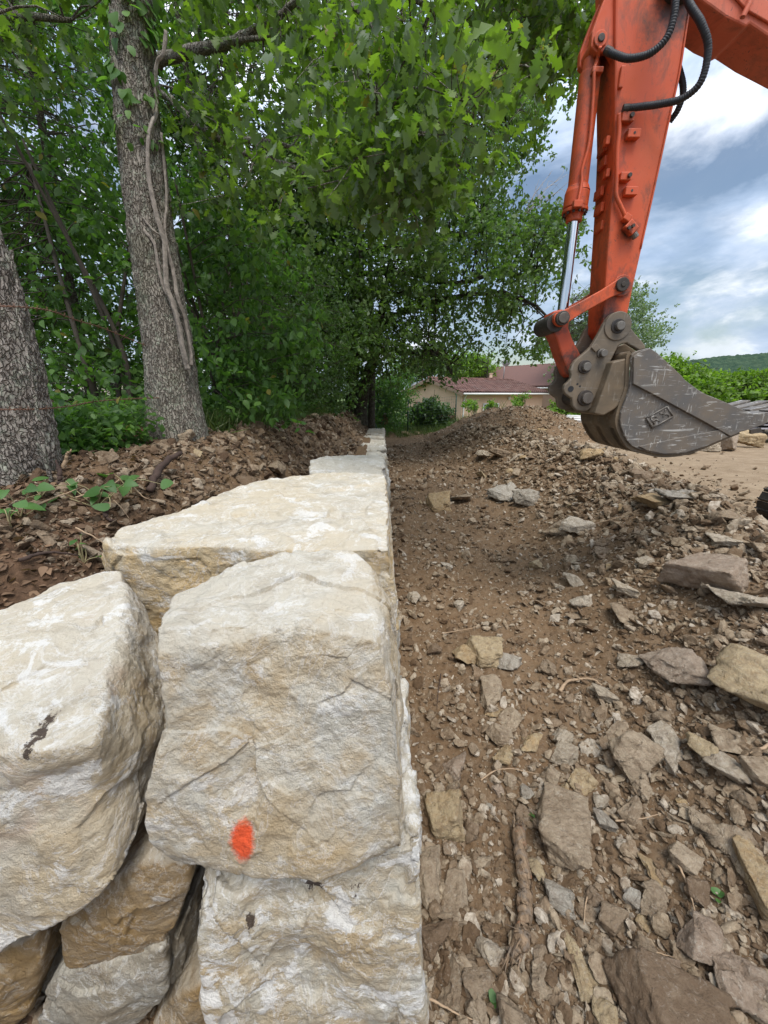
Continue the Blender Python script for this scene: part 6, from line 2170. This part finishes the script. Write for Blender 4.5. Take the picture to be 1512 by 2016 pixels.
# window with white roller shutter and a small lamp on the front wall
w0 = a + f * 2.0 - g * .02
V = [w0 + Wv(0, 0, 0), w0 + f * 1.6, w0 + f * 1.6 + Wv(0, 0, 1.35), w0 + Wv(0, 0, 1.35)]
V = V + [v - g * .06 for v in V]
wf = solid('window', V, [[[3, 2, 1, 0], [4, 5, 6, 7], [0, 1, 5, 4], [1, 2, 6, 5], [2, 3, 7, 6], [3, 0, 4, 7]]], WHITE, h1)
V = [w0 + f * .08 + Wv(0, 0, .08), w0 + f * 1.52 + Wv(0, 0, .08), w0 + f * 1.52 + Wv(0, 0, 1.27), w0 + f * .08 + Wv(0, 0, 1.27)]
V = [v - g * .063 for v in V] + [v - g * .07 for v in V]
solid('pane', V, [[[3, 2, 1, 0], [4, 5, 6, 7], [0, 1, 5, 4], [1, 2, 6, 5], [2, 3, 7, 6], [3, 0, 4, 7]]], GLASS, wf)
bm = bmesh.new()
lp = a + f * 4.6 - g * .09
cyl_bm(bm, (lp[0], lp[1], 1.58), (lp[0], lp[1], 1.78), .07, .10, seg=20, bevel=.01)
bm_obj('wall_lamp', bm, WHITE, h1)
# little tiled porch on the gable wall
q = a + g * 1.4 - f * .45
pr = solid('porch_roof', [a + g * .7 + Wv(0, 0, .62), a + g * 2.6 + Wv(0, 0, .62), a + g * 2.6 - f * .7 + Wv(0, 0, .25), a + g * .7 - f * .7 + Wv(0, 0, .25), a + g * .7 + Wv(0, 0, .52), a + g * 2.6 + Wv(0, 0, .52), a + g * 2.6 - f * .7 + Wv(0, 0, .15), a + g * .7 - f * .7 + Wv(0, 0, .15)],
           [[[3, 2, 1, 0], [4, 5, 6, 7], [0, 1, 5, 4], [1, 2, 6, 5], [2, 3, 7, 6], [3, 0, 4, 7]]], TILES, h1)
# chimney cowl and satellite dish on the ridge
bm = bmesh.new()
m1 = a + g * 3.5 + f * 6.2
box_bm(bm, (m1[0], m1[1], 3.45), (.22, .22, .3), .01)
box_bm(bm, (m1[0], m1[1], 3.63), (.30, .30, .05), .01)
bm_obj('chimney', bm, STUCCO2, h1)

h2, a2, b2, c2, d2, f2, g2 = house('second pale house with a higher tiled roof behind the pink house', (14.6, 33.5), (-.62, .785), 9.5, (.785, .62), 8.5, -.3, 2.75, 4.6, STUCCO2)
# dish
dr = thing('satellite_dish', 'small grey satellite dish on a mast behind the pink house roof', 'satellite dish', tuple(np.array((10.6, 36.0, 2.8))))
bm = bmesh.new()
r_ = bmesh.ops.create_uvsphere(bm, u_segments=24, v_segments=12, radius=.5)
bmesh.ops.delete(bm, geom=[v for v in bm.verts if v.co.z > -.33], context='VERTS')
bmesh.ops.transform(bm, matrix=Matrix.Translation((10.6, 36.1, 4.75)) @ Matrix.Rotation(R(-68), 4, 'X'), verts=bm.verts)
bmesh.ops.solidify(bm, geom=bm.faces[:], thickness=.02)
bm_obj('dish', bm, plain('dish_grey', (.45, .46, .47), .5), dr)
V, F = tube(np.array([(10.6, 36.2, 2.8), (10.6, 36.2, 4.6)]), .035, 8)
obj_np('mast', V, F, plain('mast_grey', (.3, .3, .3), .5, .5), dr)

# ------------------------------------------------------------------ garden fence, sheds, building materials
GREEN_METAL = plain('green_coated_wire', (.03, .06, .04), .5, .3)
fz = thing('wire_fence', 'dark green wire mesh fence in front of the house, beyond the end of the wall', 'fence', (.3, 17.2, gz(.3, 17.2)))
A = Acc()
fp = [(-.9, 17.0), (1.05, 17.4), (3.2, 17.8)]
for i, (x, y) in enumerate(fp):
    z0 = gz(x, y)
    V, F = tube(np.array([(x, y, z0 - .2), (x, y, z0 + 1.45)]), .028, 8)
    obj_np('post', V, F, GREEN_METAL, fz)
V, F = tube(np.array([(-.86, 17.0, gz(-.9, 17) + 1.35), (-.1, 16.3, gz(-.1, 16.3) - .1)]), .024, 8)
obj_np('brace', V, F, GREEN_METAL, fz)
for i in range(2):
    (x0, y0), (x1, y1) = fp[i], fp[i + 1]
    z0, z1 = gz(x0, y0), gz(x1, y1)
    for k in range(12):
        h = .06 + k * .12
        A.add(*tube(np.array([(x0, y0, z0 + h), (x1, y1, z1 + h)]), .0035, 4))
    for k in range(1, 20):
        s_ = k / 20
        xx, yy_, zb_ = x0 + (x1 - x0) * s_, y0 + (y1 - y0) * s_, z0 + (z1 - z0) * s_
        A.add(*tube(np.array([(xx, yy_, zb_ + .04), (xx, yy_, zb_ + 1.4)]), .0035, 4))
V, F = A.get()
obj_np('mesh_panel', V, F, GREEN_METAL, fz)

rk = thing('rake', 'rusty T-headed garden rake standing upright by the house wall', 'rake', tuple((3.0, 22.0, gz(3, 22))))
pb, ptop = at_y(813, 838, 21.0), at_y(820, 792, 21.0)
V, F = tube(np.array([pb, ptop]), .03, 8)
obj_np('handle', V, F, plain('rusty_metal', (.17, .09, .06), .8), rk)
V, F = tube(np.array([at_y(813, 792, 21.0), at_y(827, 791, 21.0)]), .025, 8)
obj_np('head', V, F, plain('rusty_head', (.15, .085, .06), .8), rk)

WOOD_M = plain('weathered_wood', (.27, .15, .08), .85, var=.4, scale=6)
bh = thing('bird_house', 'small brown wooden garden box with a pale slanted lid, beyond the wall end', 'garden box', tuple(at_y(757, 836, 18.2)))
c0 = at_y(757, 826, 18.2)
bm = bmesh.new()
box_bm(bm, tuple(c0), (.32, .3, .42), .01)
bm_obj('box', bm, WOOD_M, bh)
bm = bmesh.new()
box_bm(bm, tuple(c0 + Wv(.02, 0, .25)), (.44, .42, .035), .006, Matrix.Rotation(-.12, 3, 'Y'))
bm_obj('lid', bm, plain('pale_board', (.45, .40, .33), .8), bh)
bm = bmesh.new()
g0 = gz(c0[0], c0[1])
cyl_bm(bm, (c0[0], c0[1], g0 - .1), (c0[0], c0[1], c0[2] - .19), .04, seg=8)
bm_obj('leg', bm, WOOD_M, bh)

# stacked panels and pipes at the right
PANEL_M = plain('galvanised_sheet', (.42, .40, .42), .45, .3, var=.2, scale=4)
st = thing('panel_stack', 'stack of grey sheets and boards on trestles behind the bucket tip', 'panel stack', (12.6, 13.2, gz(12.6, 13.2)))
z0 = gz(12.6, 13.2)
for k, (dz, lx, ly, dx) in enumerate(((.50, 3.2, 1.3, 0), (.62, 3.0, 1.2, .1), (.73, 3.3, 1.25, -.05), (.86, 3.2, 1.2, .12))):
    bm = bmesh.new()
    box_bm(bm, (13.6 + dx, 13.3, z0 + dz), (lx, ly, .045), .005, Matrix.Rotation(.02 * k, 3, 'Z'))
    bm_obj('sheet', bm, PANEL_M, st)
for x in (12.3, 14.8):
    bm = bmesh.new()
    box_bm(bm, (x, 13.3, z0 + .23), (.12, 1.1, .48), .01)
    bm_obj('trestle', bm, DARKPIN_M, st)
ps = [(1490, 848), (1505, 866)]
pl_ = thing('steel_plate', 'dark upright steel plate leaning behind the bright ochre boulder', 'steel plate', tuple(at_y(1492, 866, 11.6)))
bm = bmesh.new()
prism_bm(bm, pz([(1478, 846), (1498, 842), (1507, 864), (1478, 868)], 11.6), 11.6, 11.66, .005)
bm_obj('plate', bm, TRACK_M, pl_)
pp_ = thing('pipe_pile', 'pile of white plastic pipes lying behind the earth mound left of the bucket', 'pipes', tuple(at_y(1130, 830, 16.5)))
for k, (x0, y0, x1, y1) in enumerate(((1110, 826, 1200, 831), (1112, 822, 1200, 827), (1116, 819, 1200, 823), (1108, 830, 1200, 836))):
    V, F = tube(np.array([at_y(x0, y0, 16.5 + .1 * k), at_y(x1, y1, 16.3 + .1 * k)]), .05, 12)
    obj_np('pipe', V, F, WHITE, pp_)
tp = [at_y(x, y, 16.6) for x, y in ((1098, 832), (1104, 820), (1116, 818), (1126, 826), (1128, 834))]
V, Q = rock_shape(np.array(tp + [q + Wv(0, .5, -.02) for q in tp]), n=24, p=14, rough=.03, chip=.03, chip_size=.12, seed=88)
tag(obj_np('tarpaulin', V, [Q], plain('navy_sheet', (.035, .04, .06), .5, var=.4)), 'crumpled dark blue tarpaulin behind the earth mound, beside the white pipes', 'tarpaulin')

# ------------------------------------------------------------------ wood, roots and wire
m, t = mat('barkless_branch')
P_ = t.n('ShaderNodeNewGeometry').outputs['Position']
q_ = t.vmath('MULTIPLY', P_, (1.0, .16, 1.0))
c_ = t.mix(t.maprange(t.noise(q_, 95.0, 7, .7, .4), .36, .62), (.115, .075, .045), (.31, .215, .135))
c_ = t.mix(t.maprange(t.noise(P_, 22.0, 6, .7, .5), .50, .60), c_, (.20, .155, .115))
c_ = t.mix(t.maprange(t.noise(P_, 15.0, 4, .6, .5), .62, .68), c_, (.27, .13, .07))
finish(t, c_, .9, t.bump(t.math('ADD', t.noise(q_, 140.0, 6, .7), t.noise(P_, 40.0, 6, .7)), 1.0, .008), spec=.15)
BRANCH_M = m
PALE_M = plain('pale_root', (.34, .235, .145), .85, var=.25, scale=18, bump=.4)
DARKW_M = plain('dark_root', (.05, .03, .022), .9, var=.4, scale=16, bump=.5)


def wood(name, pts, r, mm, label, cat, group=None, lift=.012, m=60, rough=.4, sides=14, seed=0, fray=False):
    """pts: (px, py, height above the ground)"""
    c = []
    for x, y, hgt in pts:
        p, _ = hit(x, y, hgt)
        c.append((p[0], p[1], gz(p[0], p[1]) + hgt + lift))
    rgw = np.random.default_rng(seed + 5)
    p = smooth_path(c, m)
    kn = np.cumsum(rgw.normal(0, .16 * max(r) / math.sqrt(m / 30), (m, 3)), 0)
    p = p + kn - np.linspace(0, 1, m)[:, None] * kn[-1]
    rr = np.interp(np.linspace(0, 1, m), np.linspace(0, 1, len(r)), r) * (1 + .25 * fbm(p / .05, 3, seed + 2))
    if max(r) < .016:
        rr = rr * np.linspace(1.0, .45, m)

    def f(P, ring, ang):
        return rough * rr[ring] * fbm(P * np.array((1, 1, 1)) / (rr.max() * 2.2), 4, seed)
    V, F = tube(p, rr, sides, True, f)
    if fray:
        A = Acc().add(V, F)
        for e, dv in ((p[0], p[0] - p[6]), (p[-1], p[-1] - p[-7])):
            dv = dv / np.linalg.norm(dv)
            for k in range(26):
                o_ = rgw.normal(0, .55, 3) * r[0]
                q = e + o_ - dv * .03
                q2 = q + dv * rgw.uniform(.035, .085) + rgw.normal(0, .006, 3)
                A.add(*tube(np.array([q, (q + q2) / 2 + rgw.normal(0, .002, 3), q2]), (.0045, .003, .0006), 5))
        for k in range(14):
            i = int(rgw.integers(10, m - 10))
            a_ = rgw.uniform(0, 6.28)
            q = p[i] + np.array((math.cos(a_), 0, abs(math.sin(a_)))) * rr[i] * .8
            A.add(*tube(np.array([q, q + rgw.normal(0, .012, 3) + np.array((0, 0, .008)), q + rgw.normal(0, .02, 3) + np.array((0, .02, .01))]), (.004, .003, .001), 5))
        V, F = A.get()
    o = obj_np(name, V, F, mm)
    return tag(o, label, cat, group)


wood('dead_branch', [(1022, 1632, .03), (1014, 1700, .035), (1012, 1760, .035), (1015, 1830, .03), (1008, 1890, .02)], [.026, .030, .027, .031, .026, .030, .022], BRANCH_M, 'thick broken brown branch without bark lying in the near rubble', 'branch', m=110, rough=.5, sides=28, lift=.015, seed=3, fray=True)
wood('dead_branch', [(1008, 1880, .02), (992, 1892, .02), (982, 1905, .015)], [.012, .008, .003], BRANCH_M, 'splintered side shoot at the foot of the thick broken branch', 'branch', seed=4)
wood('root', [(1102, 1364, .02), (1116, 1346, .03), (1140, 1338, .03), (1165, 1342, .025), (1185, 1352, .01)], [.014, .011, .012, .012, .010], PALE_M, 'bent pale root on the trench soil beside the cream pointed stone', 'root', seed=5, m=50)
RG = 'thin roots lying in the rubble'
for k, (pts, r0, lab) in enumerate((
        ([(946, 1540, .01), (975, 1520, .03), (1010, 1518, .03), (1060, 1528, .01)], .004, 'thin pale root above the top of the thick broken branch'),
        ([(868, 1330, .02), (862, 1370, .03), (860, 1400, .01)], .004, 'thin dark root hanging down near the wall foot'),
        ([(1155, 1770, .01), (1150, 1810, .03), (1148, 1830, .02)], .003, 'straw stalk standing between two stones below the big slab'),
        ([(1325, 1690, .02), (1345, 1730, .04), (1360, 1770, .03), (1368, 1810, .01)], .005, 'curved grey root between the two ridged stones near the right edge'),
        ([(1512, 1470, .03), (1480, 1485, .04), (1460, 1500, .02)], .008, 'pale root at the right edge above the grey stones'),
        ([(1248, 1870, .02), (1290, 1880, .03), (1330, 1890, .02)], .003, 'straw lying across stones just above the widest flat brown stone'),
        ([(840, 1970, .02), (890, 1995, .03), (930, 2012, .02)], .004, 'thin root along the wall foot at the bottom edge'),
        ([(1210, 1620, .02), (1270, 1615, .03), (1300, 1606, .02)], .004, 'thin twig right of the big leaning slab'),
        ([(870, 1250, .02), (930, 1238, .03), (960, 1228, .01)], .004, 'thin root above the broken ochre stone'),
        ([(1090, 1050, .02), (1190, 1030, .05), (1260, 1005, .04)], .008, 'long pale root across the upper trench side'))):
    wood('root', pts, [r0, r0, r0 * .6], PALE_M if k != 1 else DARKW_M, lab, 'root', RG, seed=20 + k, m=30, sides=7)
BG = 'dead roots and sticks on the bank'
for k, (pts, r0, mm, lab) in enumerate((
        ([(296, 972, .01), (305, 945, .06), (325, 920, .10), (340, 905, .13), (356, 896, .16)], .020, DARKW_M, 'thick dark root with a red broken end, rising from the bank above the long slab'),
        ([(120, 960, .0), (118, 935, .06), (112, 910, .08)], .015, DARKW_M, 'short dark stump beside the leftmost trunk'),
        ([(126, 925, .03), (136, 900, .10), (140, 890, .14)], .010, PALE_M, 'split pale stub rising from the dark stump'),
        ([(150, 985, .02), (215, 960, .03), (260, 930, .02)], .004, PALE_M, 'thin pale stick lying across the bank below the uphill weed'),
        ([(60, 1005, .02), (110, 985, .04), (160, 965, .03)], .005, PALE_M, 'straw coloured stick in front of the leftmost trunk'),
        ([(150, 1045, .02), (185, 1060, .03), (205, 1075, .02)], .004, PALE_M, 'pale straw stalk running to the corner of the long slab'),
        ([(225, 990, .02), (240, 1005, .04), (255, 1025, .01)], .004, PALE_M, 'thin bent stalk between the largest weed and the long slab'),
        ([(40, 1110, .02), (95, 1095, .03), (160, 1100, .02)], .008, DARKW_M, 'dark twig low on the bank beside the broad left block'),
        ([(205, 1000, .02), (212, 1020, .03), (230, 1032, .01)], .014, DARKW_M, 'dark root under the largest weed'),
        ([(265, 965, .02), (285, 985, .05), (310, 990, .02)], .004, PALE_M, 'pale forked rootlet below the thick dark root'))):
    wood('stick', pts, [r0, r0 * 1.05, r0 * .7], mm, lab, 'stick', BG, seed=40 + k, m=30, sides=9, rough=.35)

WIRE_M = plain('rusty_wire', (.16, .085, .055), .8, .3, var=.3)


def barbed(pts, label):
    p = smooth_path([at_y(x, y, Y) for x, y, Y in pts], 160)
    A = Acc()
    n = len(p)
    th = np.linspace(0, n * .9, n)
    off = np.stack((np.cos(th), np.sin(th) * 0, np.sin(th)), 1) * .0028
    A.add(*tube(p + off, .0022, 5))
    A.add(*tube(p - off, .0022, 5))
    for i in range(4, n - 4, 9):
        for s_ in (-1, 1):
            dv = np.array((.35 * s_, .3, .9 * s_)) * .016
            A.add(*tube(np.array([p[i] - dv, p[i] + dv]), (.0016, .0008), 4))
    V, F = A.get()
    tag(obj_np('barbed_wire', V, F, WIRE_M), label, 'wire', 'barbed wire nailed to the two near trunks')


barbed([(-40, 602, 1.95), (40, 604, 1.98), (100, 612, 2.3), (150, 630, 2.6), (200, 645, 2.9), (250, 665, 3.15), (305, 688, 3.3)], 'upper barbed wire sagging between the leftmost trunk and the oak with ivy')
barbed([(-40, 806, 1.9), (30, 806, 1.9), (80, 805, 2.05), (140, 799, 2.4), (190, 790, 2.7), (260, 785, 3.0), (320, 783, 3.22)], 'lower rusty barbed wire between the leftmost trunk and the oak with ivy')
